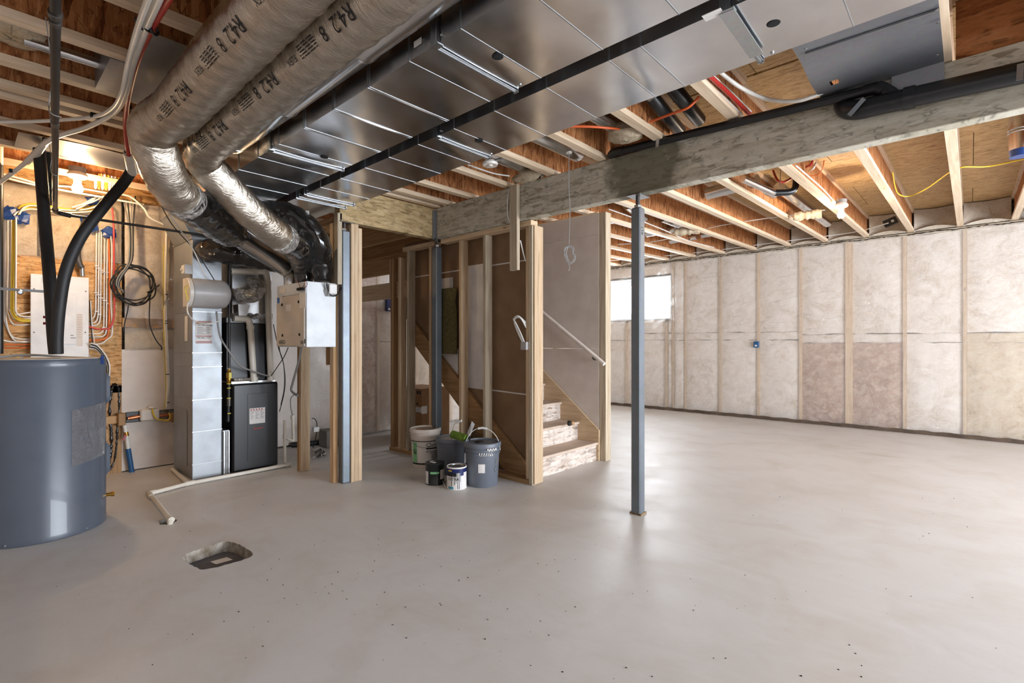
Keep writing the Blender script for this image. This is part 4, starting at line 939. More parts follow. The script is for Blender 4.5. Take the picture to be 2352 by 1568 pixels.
# ================================================================ POSTS BY THE VENTILATOR
wp = struct('wall_partition', (-4.3, 2.2, 0))
def stud(x0, x1, y0, y1, z0, z1, mat, par=wp, name='stud'): return MB().box(x0, x1, y0, y1, z0, z1).build(name, M[mat], par, bevel=.003)
stud(-4.802, -4.764, 2.165, 2.255, 0, 2.60, 'oldwood_z'); stud(-4.762, -4.72, 2.165, 2.255, 0, 2.60, 'wood_z')
stud(-4.19, -4.13, 2.18, 2.222, 0, 2.29, 'wood_z'); stud(-4.13, -4.125, 2.18, 2.222, 0, 2.29, 'oldwood_z')
for k in range(3): stud(-4.125, -4.035, 2.302+k*.036, 2.337+k*.036, 0, 2.292 if k != 2 else 2.26, 'wood_z')
stud(-4.10, -4.03, 2.170, 2.212, 1.74, 2.36, 'greywood_z', name='hanging_block')
stud(-4.85, -4.13, 2.175, 2.215, 2.30, 2.34, 'oldwood_x', name='top_plate')
a = GY(752, 838, 2.2); stud(a.x-.03, a.x+.03, 2.20, 2.24, a.z, 1.2, 'oldwood_z', name='short_block')
for q in ((779,582), (787,606)):
    p = GX(*q, -4.12); o_ = thing('outlet_box', 'white outlet box on the stud post beside the black hoses', 'outlet', p, 'outlets by the ventilator')
    MB().box(p.x-.0, p.x+.06, p.y-.035, p.y-.005, p.z-.055, p.z+.055).build('plate', M['panel_white'], o_, bevel=.004)
    MB().box(p.x+.01, p.x+.05, p.y-.038, p.y-.034, p.z-.035, p.z+.035).build('socket', M['humid_grey'], o_)
# framing seen through the stud opening
MB().box(-5.95, -4.62, 3.40, 3.44, GY(880,632,3.42).z, GY(880,590,3.42).z).build('header', M['oldwood_x'], ws)
MB().box(-5.95, -4.70, 3.36, 3.398, GY(860,690,3.38).z, GY(860,655,3.38).z).build('header', M['wood_x'], ws)
MB().box(-5.0, -4.96, 3.34, 3.36, GY(890,668,3.35).z, 2.2).build('short_block', M['wood_z'], ws)
MB().box(-5.95, -4.14, 3.46, 3.50, 2.27, 2.58).build('landing_joist', M['oldwood_x'], ws)
MB().box(-5.95, -4.14, 3.10, 3.14, 2.34, 2.60).build('landing_joist', M['oldwood_x'], ws)
# ================================================================ WATER HEATER AND PIPES
TC = (-4.54, .335); TR = .338; TZ = 1.128
def cyl_hit(px, py, c=TC, R=TR):
    r = _ray(px, py); a = r[0]**2+r[1]**2; b = -2*(r[0]*c[0]+r[1]*c[1]); cc = c[0]**2+c[1]**2-R*R
    d = b*b-4*a*cc
    t_ = (-b-math.sqrt(max(d, 0)))/(2*a); p = Vector((r[0]*t_, r[1]*t_, EYE+r[2]*t_)); return math.atan2(p.y-c[1], p.x-c[0]), p.z
tk = thing('water_heater', 'big blue-grey water heater tank with a clear document bag taped on', 'water heater', (TC[0], TC[1], 0))
MB().lathe([(TR-.006, .0), (TR+.001, .004), (TR+.002, .035), (TR, .04), (TR, TZ-.055), (TR+.002, TZ-.05), (TR+.002, TZ-.012), (TR-.006, TZ)], 96, TC+(0,)).build('jacket', M['tank_grey'], tk, smooth=40)
MB().lathe([(.0, TZ-.001), (TR-.012, TZ-.001), (TR-.012, TZ+.003), (.0, TZ+.006)], 64, TC+(0,)).build('top_pan', M['tank_top'], tk, smooth=30)
for (z0, z1) in ((.80, 1.02), (.30, .53)):
    m = MB(); a0, a1 = math.radians(84), math.radians(112)
    def fn(u, v, a0=a0, a1=a1, z0=z0, z1=z1):
        e = min(u, 1-u, v, 1-v); R = TR+.001+(.022 if e > .01 else 0); a = a0+(a1-a0)*u; return (TC[0]+R*math.cos(a), TC[1]+R*math.sin(a), z0+(z1-z0)*v)
    m.grid(fn, 16, 8); m.build('access_panel', M['tank_grey'], tk, smooth=30)
a0, zt = cyl_hit(163, 942); a1, zb2 = cyl_hit(236, 1040)
m = MB(); R6 = random.Random(4)
m.grid(lambda u, v: (TC[0]+(TR+.006+.012*abs(math.sin(u*9+v*3))*u+R6.uniform(0,.004))*math.cos(a0+(a1-a0)*u), TC[1]+(TR+.006+.012*abs(math.sin(u*9+v*3))*u+R6.uniform(0,.004))*math.sin(a0+(a1-a0)*u), zb2-.0+(zt-zb2+.03*u)*v-.035*(1-u)*(1-v)), 18, 12)
m.build('document_bag', M['plastic_bag'], tk, smooth=70)
a2, z2 = cyl_hit(233, 826); patch_cyl(MB(), TC, TR+.003, a2-.05, a2+.10, z2-.03, z2+.03).build('blue_sticker', M['blue_tape'], tk)
for q in ((50,820),(205,817),(199,1217),(99,1246),(12,1260)):
    a, z = cyl_hit(*q); p = Vector((TC[0]+(TR+.003)*math.cos(a), TC[1]+(TR+.003)*math.sin(a), max(z, .02))); MB().lathe([(.006,0),(.006,.002),(.002,.005)], 8, p, 'x').build('screw', M['steel_strap'], tk)
a3 = math.radians(80); p = Vector((TC[0]+TR*math.cos(a3), TC[1]+TR*math.sin(a3), .165)); q = p+Vector((math.cos(a3), math.sin(a3), 0))*.045
MB().tube([p, p.lerp(q, .6), p.lerp(q, .61), q], [.012,.012,.017,.017], 12).build('drain_valve', M['brass'], tk, smooth=40)
MB().tube(cr([(TC[0]+.2*math.cos(t_), TC[1]-.24+.12*t_, TZ+.012+.014*math.sin(t_*1.2)) for t_ in (-.5, .4, 1.2, 2.2, 3.2, 4.0)], 8), .008, 8).build('armoured_cable', M['wire_grey'], tk, smooth=50)
def cable(name, label, cat, pts, r, mat, group=None, k=8, n=8):
    return tag(MB().tube(cr(pts, k), r, n).build(name, M[mat], smooth=60), label, cat, group)
# insulated hoses to the tank
h1 = [GD(127,812,3.27), GD(122,760,3.28), GD(115,650,3.32), GD(104,520,3.42), GD(96,420,3.46), GD(90,342,3.46)]
t1 = thing('insulated_hose', 'black foam-insulated water hose rising straight from the tank top', 'hose', h1[0], 'insulated hoses on the water heater')
MB().tube(cr(h1, 8), .034, 18).build('foam_sleeve', M['rubber_black'], t1, smooth=60)
h2 = [GD(131,812,3.22), GD(131,770,3.21), GD(137,700,3.2), GD(152,620,3.22), GD(185,545,3.28), GD(235,478,3.38), GD(280,425,3.45), GD(302,393,3.48)]
t2 = thing('insulated_hose', 'black foam-insulated hose curving from the tank top to the red pipe', 'hose', h2[0], 'insulated hoses on the water heater')
MB().tube(cr(h2, 8), .033, 18).build('foam_sleeve', M['rubber_black'], t2, smooth=60)
MB().tube([GD(304,396,3.47), GD(295,352,3.3)], .030, 18).build('white_sleeve', M['pvc'], t2, smooth=50)
MB().lathe([(.022,0),(.022,.012)], 16, GD(295,352,3.29)).build('sleeve_mouth', M['rubber_black'], t2)
h3 = [GD(98,395,3.6), GD(98,340,3.6)]; t3 = cable('insulated_hose', 'short black foam sleeve hanging beside the straight tank hose', 'hose', [GD(107,470,3.58), GD(108,400,3.56), GD(107,348,3.52)], .030, 'rubber_black', 'insulated hoses on the water heater')
# PEX lines
px1 = [GD(296,356,3.3), GD(290,310,3.12), GD(289,268,2.95), GD(296,215,2.7), GD(315,140,2.35), GD(345,70,2.05), GD(392,-10,1.78), GD(470,-120,1.5), (-.6,.52,2.5), (1.6,.50,2.55)]
cable('water_pipe', 'red plastic water pipe bending down into the tank hose', 'pipe', px1, .014, 'pex_red', 'plastic water pipes under the joists', 12, 12)
px2 = [(1.6,.45,2.55), (-.6,.46,2.5), GD(412,-120,1.47), GD(367,-10,1.75), GD(330,75,2.04), GD(304,150,2.33), GD(288,215,2.60), GD(262,258,2.84), GD(200,292,3.06), GD(140,310,3.18), GD(105,328,3.30), GD(80,352,3.44), GD(45,385,3.55), GD(-10,425,3.65)]
cable('water_pipe', 'thick white plastic water pipe looping down to the fitting above the tank', 'pipe', px2, .0145, 'pex_white', 'plastic water pipes under the joists', 12, 12)
px3 = [(1.6,.40,2.55), (-.6,.41,2.5), GD(388,-120,1.44), GD(343,-10,1.71), GD(313,75,1.99), GD(293,150,2.27), GD(279,215,2.53), GD(256,250,2.77), GD(215,268,2.92), GD(130,276,3.0), GD(60,279,3.02), GD(-20,280,3.03)]
cable('water_pipe', 'thinner white plastic water pipe swinging level towards the side wall', 'pipe', px3, .0105, 'pex_white', 'plastic water pipes under the joists', 12, 12)
m = MB().tube([GD(108,324,3.30), GD(84,352,3.42), GD(62,372,3.5)], [.018,.024,.020], 14); tag(m.build('pipe_tee', M['pex_white'], smooth=50), 'white plastic tee fitting joining pipes above the tank hoses', 'pipe fitting')
m = MB(); zz = 2.595
for k, q in enumerate(((322,52,1.98), (338,58,1.99), (352,66,2.0))):
    p = GD(*q); m.tube(cr([p+Vector((.02,-.02,-.0)), p+Vector((0,0,-.02)), p+Vector((-.02,.02,0)), p+Vector((0,.0,.03))], 5), .006, 8)
tag(m.build('pipe_clip', M['tie_black'], smooth=60), 'black plastic clip holding the red and white pipes to a joist', 'pipe clip')
for k, q in enumerate(((291,247,2.86), (218,268,2.92), (107,324,3.31), (30,395,3.57))):
    p = GD(*q); tag(MB().box(p.x-.012, p.x+.012, p.y-.022, p.y+.022, p.z-.006, p.z+.02).build('pipe_clip', M['tie_black'], bevel=.003), ('small black clip on the red pipe bend', 'small black clip on the thin white pipe', 'small black clip beside the white pipe tee', 'small black clip on the white pipe near the side wall')[k], 'pipe clip')
# riser at the side
rs = thing('riser_pipe', 'dark upright riser pipe with a pale upper end left of the panel', 'pipe', GD(0, 815, 3.75))
MB().tube([GD(-2,812,3.75), GD(-2,375,3.75)], .024, 14).build('run', M['steel_black'], rs, smooth=50); MB().tube([GD(-1,378,3.75), GD(-1,240,3.75)], .021, 14).build('upper_run', M['pvc'], rs, smooth=50)
# strap across the panel
a, b = GD(-10,662,3.72), GD(112,670,3.9)
sp = thing('pipe_strap', 'flat grey metal strap with a bolt held across the breaker panel', 'strap', a); MB().bar(a, b, .004, .02).build('bar', M['galv_dull'], sp); p = GD(46,668,3.76); MB().lathe([(.02,0),(.02,.012),(.012,.02)], 8, p-Vector((0,0,.01)), 'x').build('bolt', M['steel_strap'], sp)
p = GD(109,735,3.35); rv = thing('valve_tag', 'small red and white valve tag behind the tank hose', 'valve', p); MB().box(p.x, p.x+.004, p.y-.022, p.y+.012, p.z+.012, p.z+.028).box(p.x, p.x+.004, p.y-.022, p.y+.012, p.z-.03, p.z-.014).build('red_mark', M['red_paint'], rv); MB().lathe([(.012,0),(.016,.01),(.012,.03)], 10, p+Vector((.005,.012,-.015))).build('brass_stem', M['brass'], rv)
# ================================================================ ELECTRICAL WALL
XP = XB+.012; XF = XP+.085
pn = thing('breaker_panel', 'white electrical breaker panel screwed to the strand board', 'electrical panel', GX(137, 800, XF))
yA, yB2 = GX(70,700,XF).y, GX(204,700,XF).y; zT = GX(137,633,XF).z; zB = .93
MB().box(XP, XF-.006, yA+.006, yB2-.006, zB+.006, zT-.006).build('case', M['panel_white'], pn)
MB().box(XF-.006, XF, yA, yB2, zB, zT).build('cover', M['panel_white'], pn, bevel=.003)
a, b = GX(108,668,XF), GX(175,790,XF); MB().box(XF, XF+.006, a.y, b.y, b.z, a.z).build('door', M['panel_white'], pn, bevel=.003)
a, b = GX(176,720,XF+.001), GX(190,795,XF); MB().box(XF, XF+.001, a.y, b.y, b.z, a.z).build('circuit_list', M['drywall'], pn)
m = MB()
for k in range(10): m.box(XF+.001, XF+.0015, a.y+.004, b.y-.006, a.z-.012-k*.022, a.z-.010-k*.022)
m.build('print', M['ink_grey'], pn, kind='stuff')
a, b = GX(131,640,XF), GX(141,652,XF); MB().box(XF, XF+.001, a.y, b.y, b.z, a.z).build('green_sticker', M['ink_green'], pn)
a, b = GX(95,636,XF), GX(105,651,XF); MB().box(XF, XF+.001, a.y, b.y, b.z, a.z).build('white_sticker', M['drywall_cool'], pn)
m = MB(); p = GX(162, 770, XF+.006); m.box(XF+.006, XF+.008, p.y, p.y+.02, p.z-.002, p.z+.002).box(XF+.006, XF+.008, p.y, p.y+.036, p.z-.024, p.z-.02); m.build('handle_mark', M['ink'], pn, kind='stuff')
for q in ((78,663),(197,669),(78,763),(196,763)): MB().lathe([(.006,0),(.006,.003)], 8, GX(*q, XF), 'x').build('screw', M['ink_grey'], pn)
XC = XB+.03
Lw = 'white cable dropping down the strand board into the left side of the panel'
Rw = 'white cable stapled down the strand board into the right side of the panel'
def wallcable(px_, lab, mat, grp, r=.0065, X=XC, name='electrical_cable'):
    return cable(name, lab, 'cable', [GX(x, y, X) for x, y in px_], r, mat, grp, 8, 8)
gL, gR = 'cables into the left side of the breaker panel', 'cables into the right side of the breaker panel'
for k, (x0, y1) in enumerate(((10,770),(14,762),(18,745),(22,745),(26,743))):
    if k < 2: wallcable([(x0,505), (x0-1,600), (x0,700), (x0+2,740+6*k), (x0+16,770+8*k), (x0+34,778+7*k), (70,778+7*k)], Lw, 'wire_white', gL, .0055, XC+.013*(k % 2))
    else: wallcable([(x0,505), (x0,600), (x0-2,700), (x0+1,722-8*(k-2)), (x0+10,742-10*(k-2)), (x0+24,746-13*(k-2)), (70,745-14*(k-2)+ (0 if k < 4 else 0))], Lw, 'wire_white', gL, .0055, XC+.013*(k % 2)+.026*(k-1))
wallcable([(31,505),(29,600),(27,690),(28,716),(36,730),(50,737),(70,737)], 'thick yellow cable dropping into the left side of the panel', 'wire_yellow', gL, .009, XC+.115)
wallcable([(34,505),(33,600),(31,690),(31,712),(38,727),(52,733),(70,734)], 'thin yellow cable beside the thick yellow one left of the panel', 'wire_yellow', gL, .006, XC+.134)
wallcable([(37,500),(37,600),(36,700),(37,715),(44,724),(56,727),(70,727)], 'white cable nearest the panel among those dropping to its left side', 'wire_white', gL, .006, XC+.15)
for y_, lab in ((791,'upper orange cable running level into the panel'), (799,'lower orange cable running level into the panel')): wallcable([(-4,y_), (30,y_), (70,y_-.5)], lab, 'wire_orange', gL)
wallcable([(-4,778),(20,784),(45,785),(70,782)], 'white cable running level into the panel above the orange ones', 'wire_white', gL)
ends = [(220,733),(226,741),(231,747),(239,766),(245,773)]
for k, (x0, yl) in enumerate(ends): wallcable([(x0+2,525), (x0+1,600), (x0,700), (x0-1,yl-16), (x0-5,yl-4), (x0-14,yl), (204,yl)], Rw, 'wire_white', gR, .006)
wallcable([(248,520),(250,560),(252,640),(251,740),(248,768),(240,778),(225,781),(204,782)], 'orange cable stapled down the board right of the panel', 'wire_orange', gR, .0075, XC+.015)
wallcable([(252,528),(257,570),(256,640),(255,700),(257,730),(257,768),(245,780),(232,789),(204,790)], 'white cable crossing behind the orange one right of the panel', 'wire_white', gR, .006, XC+.032)
wallcable([(258,478),(261,520),(262,600),(263,690),(261,730),(252,752),(230,756),(204,750)], 'red cable stapled down the board right of the panel', 'wire_red', gR, .0075, XC+.048)
# staples
stp = MB()
for (x, y) in [(14,620),(23,602),(31,606),(38,604),(12,677),(22,673),(30,715),(37,708),(222,610),(228,616),(233,620),(239,625),(245,625),(251,637),(263,643),(221,672),(227,677),(233,684),(240,690),(251,697),(263,703),(222,715),(228,722),(251,759),(239,752)]:
    p = GX(x, y, XC+.006); stp.box(p.x-.004, p.x+.004, p.y-.015, p.y+.015, p.z-.004, p.z+.004)
o_ = stp.build('cable_staples', M['wire_white'], kind='stuff'); tag(o_, 'small white staples pinning cables beside the panel', 'staple')
# overhead yellow and white runs, blue tape bundles
for k, (lab, mat, r, dy, dx) in enumerate((('upper yellow cable sweeping over the poly above the panel', 'wire_yellow', .008, 0, 0), ('lower yellow cable sweeping over the poly above the panel', 'wire_yellow', .008, 8, 3), ('white cable sweeping along the yellow ones above the panel', 'wire_white', .007, 12, -6), ('slack white cable sweeping under the yellow ones above the panel', 'wire_white', .007, 4, 6))):
    wallcable([(38+dx,490+dy*.4),(48+dx,474+dy),(70,468+dy),(100,471+dy),(140,478+dy*.8),(180,480+dy*.6),(215,472+dy),(234,461+dy)], lab, mat, 'cables sweeping above the panel', r, XB+.05+.018*k)
for k, (x0, y0, x1, y1) in enumerate(((165,476,215,455),(175,480,222,452),(190,470,238,450),(236,458,244,470))): wallcable([(x0,y0), ((x0+x1)/2,(y0+y1)/2+3), (x1,y1)], 'short white cable end rising to the holes in the rim board', 'wire_white', 'white cable ends above the panel', .007, XB+.13+.016*k)
for k, (x, y, s_, lab) in enumerate(((22,491,.07,'crumpled blue tape bundle round the cables left of the tank hose'), (50,500,.06,'torn blue tape flap beside the crumpled bundle'), (108,452,.035,'blue tape scrap between the two tank hoses'), (205,515,.075,'large blue tape wrap behind the slanting tank hose'), (250,535,.06,'blue tape wrap beside the red cable'), (212,462,.05,'dark blue tape patch under the yellow cables'))):
    R7 = random.Random(k); c = GX(x, y, XB+.055); m = MB(); m.lathe([(.2*s_, -.7*s_), (.9*s_, -.5*s_), (.8*s_, .0), (1.0*s_, .5*s_), (.3*s_, .8*s_)], 9, c)
    for v_ in m.v: v_ += Vector((R7.uniform(-.1,.1)*.2, R7.uniform(-.3,.3), R7.uniform(-.3,.3)))*s_; v_.x = c.x+(v_.x-c.x)*.35
    tag(m.build('tape_bundle', M['blue_tape']), lab, 'tape')
    if k in (0, 1): pass
# flexible conduit to the panel
fl_ = [GX(198,505,XB+.08), GX(184,540,XB+.09), GX(178,580,XB+.09), GX(182,605,XB+.08), GX(188,615,XB+.07)]
m = MB(); pp = resample(cr(fl_, 10), .006); m.tube(pp, [.024+(.003 if i % 3 == 0 else 0) for i in range(len(pp))], 14); cf = tag(m.build('flexible_conduit', M['iron_grey'], smooth=60), 'ribbed grey conduit looping into the top of the panel', 'conduit')
MB().tube([GX(188,612,XB+.07), GX(189,634,XB+.07)], .018, 12).build('connector', M['steel_strap'], cf, smooth=50)
# bundled service cables behind the tank
for k in range(5): cable('loose_cable', ('loose white cable coil tucked behind the water heater', 'loose black cable coil tucked behind the water heater')[k % 2], 'cable', [GX(205+k,800-3*k,XB+.1+.014*k), GX(222+k,803-2*k,XB+.11+.014*k), GX(238+k*2,822,XB+.12+.014*k), GX(244+k*2,850,XB+.11+.014*k), GX(240+k,880+4*k,XB+.09+.014*k), GX(233,905+4*k,XB+.07+.014*k)], .006, 'wire_black' if k % 2 else 'wire_white', 'loose cables behind the water heater')
for k in range(2): cable('loose_cable', ('thin black cable hanging from the panel corner', 'thin white cable hanging from the panel corner')[k], 'cable', [GX(206+2*k,690,XB+.05+.012*k), GX(208+3*k,740,XB+.05+.012*k), GX(212+4*k,780,XB+.06+.012*k), GX(213+4*k,797,XB+.07+.012*k)], .004, ('wire_black', 'wire_white')[k], None)
# black wire coil
XK = XB+.125; cc = GX(308, 654, XK); ck = thing('wire_coil', 'coil of black cable hanging on the insulated wall beside the red cable', 'cable coil', cc)
R8 = random.Random(6); pts8 = []
for i in range(60):
    a = i*2*math.pi/12; r_ = .155+.022*math.sin(i*.9)+R8.uniform(-.008,.008); pts8.append(cc+Vector((R8.uniform(-.012,.012), math.cos(a)*r_*1.0+.008*math.sin(i*.3), math.sin(a)*r_*1.08)))
MB().tube(cr(pts8, 5), .0065, 8).build('loops', M['wire_black'], ck, smooth=60)
for k in range(4): MB().tube(cr([GX(283,668+2*k,XK+.02), GX(268+2*k,655,XK+.02), GX(272+3*k,635,XK+.02), GX(290+2*k,612,XK+.02), GX(296+3*k,590,XK+.01), GX(297+3*k,540,XK), GX(292+5*k,500,XK-.01), GX(284+9*k,462-4*k,XK)], 6), .006, 8).build('lead', M['wire_black' if k % 2 else 'wire_grey'], ck, smooth=60)
MB().tube(cr([GX(338,672,XK), GX(350,665,XK+.02), GX(366,654,XK+.03)], 4), .007, 8).build('loose_end', M['wire_black'], ck, smooth=60)
MB().tube(cr([GX(295,700,XK), GX(293,715,XK), GX(288,735,XK), GX(283,760,XK)], 5), .005, 8).build('tail', M['wire_black'], ck, smooth=60)
MB().tube(cr([GX(345,680,XK), GX(343,720,XK), GX(345,750,XK), GX(358,780,XK), GX(371,797,XK), GX(370,804,XK)], 6), .005, 8).build('tail', M['wire_black'], ck, smooth=60)
# conduit down the insulated wall, meter shelf
cw = thing('wall_conduit', 'slim white conduit with a yellow wire running down the insulated wall', 'conduit', GX(385, 940, XB+.05))
MB().tube(cr([GX(383,530,XB+.05), GX(380,640,XB+.05), GX(380,740,XB+.05), GX(384,830,XB+.05), GX(386,880,XB+.05), GX(382,934,XB+.05)], 6), .014, 12).build('run', M['pvc'], cw, smooth=60)
for y_ in (677, 738, 743, 860, 925): MB().lathe([(.0165,0),(.0165,.008)], 12, GX(381 if y_ < 800 else 385, y_, XB+.05)).build('clamp', M['tie_black'], cw)
MB().tube(cr([GX(376,560,XB+.05), GX(375,680,XB+.05), GX(377,800,XB+.05), GX(381,900,XB+.05), GX(376,940,XB+.06)], 6), .004, 6).build('yellow_wire', M['gas_yellow'], cw)
ms = thing('water_entry', 'boxed water meter entry with timber blocks, copper fittings and a white cover', 'water meter', GX(340, 970, XB+.05))
def xbox(px0, px1, py0, py1, X0, X1, mat, name, bevel=.004):
    a, b = GX(px0, py1, X1), GX(px1, py0, X1); return MB().box(X0, X1, a.y, b.y, a.z, b.z).build(name, M[mat], ms, bevel=bevel)
xbox(242, 271, 954, 975, XB+.02, XB+.06, 'oldwood_y', 'timber_block'); xbox(272, 289, 949, 978, XB-.02, XB+.10, 'oldwood_z', 'timber_block'); xbox(394, 406, 949, 970, XB-.02, XB+.08, 'oldwood_z', 'timber_block')
xbox(323, 367, 938, 968, XB-.05, XB+.075, 'humid_cream', 'meter_cover', .012); xbox(289, 323, 944, 971, XB-.05, XB+.02, 'steel_black', 'pipe_sleeve')
MB().tube([GX(293,961,XB+.04), GX(322,956,XB+.04)], .014, 12).build('copper_pipe', M['copper'], ms, smooth=50); MB().tube([GX(300,960,XB+.04), GX(316,957,XB+.04)], .018, 12).build('coupling', M['copper'], ms, smooth=50)
MB().tube([GX(366,955,XB+.05), GX(386,952,XB+.05)], .015, 12).build('copper_pipe', M['copper'], ms, smooth=50)
MB().lathe([(.03,0),(.03,.01),(.012,.016)], 16, GX(348,936,XB+.05)).build('dial_cap', M['panel_white'], ms, smooth=40)
MB().tube(cr([GX(350,938,XB+.07), GX(352,950,XB+.1), GX(360,962,XB+.11), GX(372,964,XB+.1), GX(384,966,XB+.1), GX(391,958,XB+.1), GX(388,948,XB+.09)], 6), .007, 8).build('yellow_coil_wire', M['wire_yellow'], ms, smooth=60)
vp = thing('inlet_valve', 'white inlet pipe with a red valve handle entering a blue floor sleeve', 'pipe', GX(303, 1086, XB+.07))
MB().tube([GX(286,975,XB+.07), GX(291,1002,XB+.07), GX(295,1035,XB+.07)], .016, 12).build('run', M['pex_white'], vp, smooth=50); MB().tube([GX(294,1030,XB+.07), GX(303,1086,XB+.07)], .022, 12).build('blue_sleeve', M['blue_sleeve'], vp, smooth=50)
MB().tube([GX(289,992,XB+.075), GX(291,1001,XB+.075)], .02, 12).build('valve_body', M['brass'], vp, smooth=50); MB().bar(GX(290,997,XB+.1), GX(282,1011,XB+.1), .012, .018).build('handle', M['red_paint'], vp)
# ================================================================ LAMPS
def lamp(name, label, p, bulb, sc=1.0):
    r = thing(name, label, 'lamp', p+Vector((0,0,.06*sc)), 'bare bulb lamp holders')
    MB().lathe([(.04*sc, .115*sc), (.055*sc, .10*sc), (.06*sc, .085*sc), (.05*sc, .072*sc), (.025*sc, .065*sc), (.022*sc, .03*sc)], 28, p).build('holder', M['porcelain'], r, smooth=40)
    MB().lathe([(.048*sc,.115*sc), (.05*sc,.145*sc)], 20, p).build('junction_box', M['wire_grey'], r, smooth=40)
    b = MB().lathe([(.0, -.035*sc), (.02*sc, -.031*sc), (.031*sc, -.012*sc), (.032*sc, .004*sc), (.024*sc, .022*sc), (.018*sc, .034*sc)], 24, p).build('bulb', M[bulb], r, smooth=60); return r
lamp('lamp_holder', 'lit bare bulb in a white porcelain holder under the joist by the panel', GZ(178, 432, 2.485), 'bulb_warm', 1.15)
lamp('lamp_holder', 'lit bare bulb in a white porcelain holder beyond the long beam', GZ(1932, 493, 2.545), 'bulb_right', 1.05)
# unlit holder by the beam
p = GZ(1126, 374, 2.605); u = thing('lamp_holder', 'unlit white porcelain lamp holder beside the duct edge', 'lamp', p, 'bare bulb lamp holders'); MB().lathe([(.0,-.015),(.055,-.02),(.06,-.005),(.05,.012)], 24, p).build('holder', M['porcelain'], u, smooth=40); MB().lathe([(.018,-.03),(.02,-.015)], 14, p).build('socket', M['humid_cream'], u, smooth=40); MB().bar(p+Vector((0,0,.008)), p+Vector((-2.533-p.x,.02,.008)), .03, .012).build('mounting_bar', M['wire_grey'], u)
# ================================================================ PAILS, CANS AND BITS
def pail(label, px_, py_, R, Ht, mat, lid, tilt=0, loc=None):
    p = GZ(px_, py_) if loc is None else Vector(loc); d = Vector((p.x, p.y, 0)).normalized(); c = p+d*(R*.9-.07); c.z = 0
    r = thing('plastic_pail', label, 'pail', c, 'plastic pails by the stair partition'); Rb = R*.86; cz = (c.x, c.y, 0)
    MB().lathe([(Rb*.97, 0), (Rb, .006), (R*.95, Ht*.74), (R*1.0, Ht*.745), (R*1.0, Ht*.775), (R*.955, Ht*.78), (R*.96, Ht*.83), (R*1.02, Ht*.835), (R*1.02, Ht*.865), (R*.97, Ht*.87), (R*.97, Ht*.915), (R*.9, Ht*.915)], 48, cz).build('body', M[mat], r, smooth=35)
    MB().lathe([(R*1.0, Ht*.905), (R*1.05, Ht*.91), (R*1.055, Ht*.975), (R*1.02, Ht), (R*.95, Ht), (R*.93, Ht*.975), (0, Ht*.97)], 48, cz).build('lid', M[lid], r, smooth=35)
    return r, c
ang = lambda c, a: math.atan2(-c.y, -c.x)+math.radians(a)      # 0 faces the camera, positive turns to its right
pw_, c = pail('white plaster pail with a printed label beside the partition stud', 977, 1070, .150, .375, 'pail_white', 'pail_white')
a0 = ang(c, 0); MB().lathe([(.10, .366), (0, .368)], 32, (c.x, c.y, 0)).build('lid_dirt', M['dirt_lid'], pw_)
Rl = .148
patch_cyl(MB(), c, Rl*.915, a0-1.15, a0+1.25, .045, .255, 30, Rl*.965).build('label_sheet', M['label_white'], pw_)
patch_cyl(MB(), c, Rl*.92, a0-1.15, a0+1.25, .03, .046, 30, Rl*.925).build('label_band', M['can_dark'], pw_); patch_cyl(MB(), c, Rl*.972, a0-1.15, a0+1.25, .255, .263, 30, Rl*.972).build('label_band', M['ink'], pw_)
m = MB(); text_cyl(m, 'Clover', .058, c, Rl*.968, a0+.05, .205); m.build('lettering', M['ink'], pw_)
m = MB(); patch_cyl(m, c, Rl*.965, a0+.05, a0+1.1, .182, .195, 14); m.build('print_bar', M['ink'], pw_)
m = MB(); text_cyl(m, '#P', .03, c, Rl*.963, a0+.06, .15); m.build('lettering', M['ink'], pw_)
m = MB()
for k in range(6): patch_cyl(m, c, Rl*.962, a0+.32+.1*(k > 1), a0+1.05-.06*(k % 3), .155-k*.016, .161-k*.016, 10)
m.build('print', M['ink'], pw_, kind='stuff')
m = MB(); patch_cyl(m, c, Rl*.955, a0-1.0, a0-.62, .05, .25, 6, Rl*.968); m.build('label_column', M['ink_green'], pw_)
m = MB()
for k in range(20):
    q0, q1 = 2*math.pi*k/20, 2*math.pi*(k+1)/20
    for q in (q0,):
        P_ = lambda t_, rr_: (c.x+(Rl*.965)*math.cos(a0-.8+rr_*math.cos(t_)/Rl), c.y+(Rl*.965)*math.sin(a0-.8+rr_*math.cos(t_)/Rl), .155+rr_*math.sin(t_))
        m.add([P_(q0,.027), P_(q1,.027), P_(q1,.022), P_(q0,.022)], [(0,1,2,3)])
P2 = lambda x, y: (c.x+(Rl*.967)*math.cos(a0-.8+x/Rl), c.y+(Rl*.967)*math.sin(a0-.8+x/Rl), .155+y)
m.add([P2(-.018,.014), P2(-.014,.018), P2(.018,-.014), P2(.014,-.018)], [(0,1,2,3)]); m.add([P2(-.006,-.015), P2(.006,-.015), P2(.01,.004), P2(0,.012), P2(-.01,.004)], [(0,1,2,3,4)])
m.build('warning_symbol', M['ink'], pw_)
MB().tube(cr([(c.x+.155*math.cos(a0+t_), c.y+.155*math.sin(a0+t_), .30-.10*math.sin((t_+1.4)/2.8*math.pi)) for t_ in (-1.4,-1.0,-.5,0,.5,1.0,1.4)], 6), .0025, 6).build('bail', M['wire_grey'], pw_)
pg, c = pail('grey plastic pail with a paint roller lying on its lid', 1038, 1088, .150, .335, 'pail_grey', 'pail_grey')
a0 = ang(c, 0); MB().tube([(c.x+.152*math.cos(a0+.1), c.y+.152*math.sin(a0+.1), .25), GZ(1036,1000,.37)+Vector((0,0,0)), GY(1044,972,c.y-.02)], .0028, 6).build('bail', M['wire_grey'], pg)
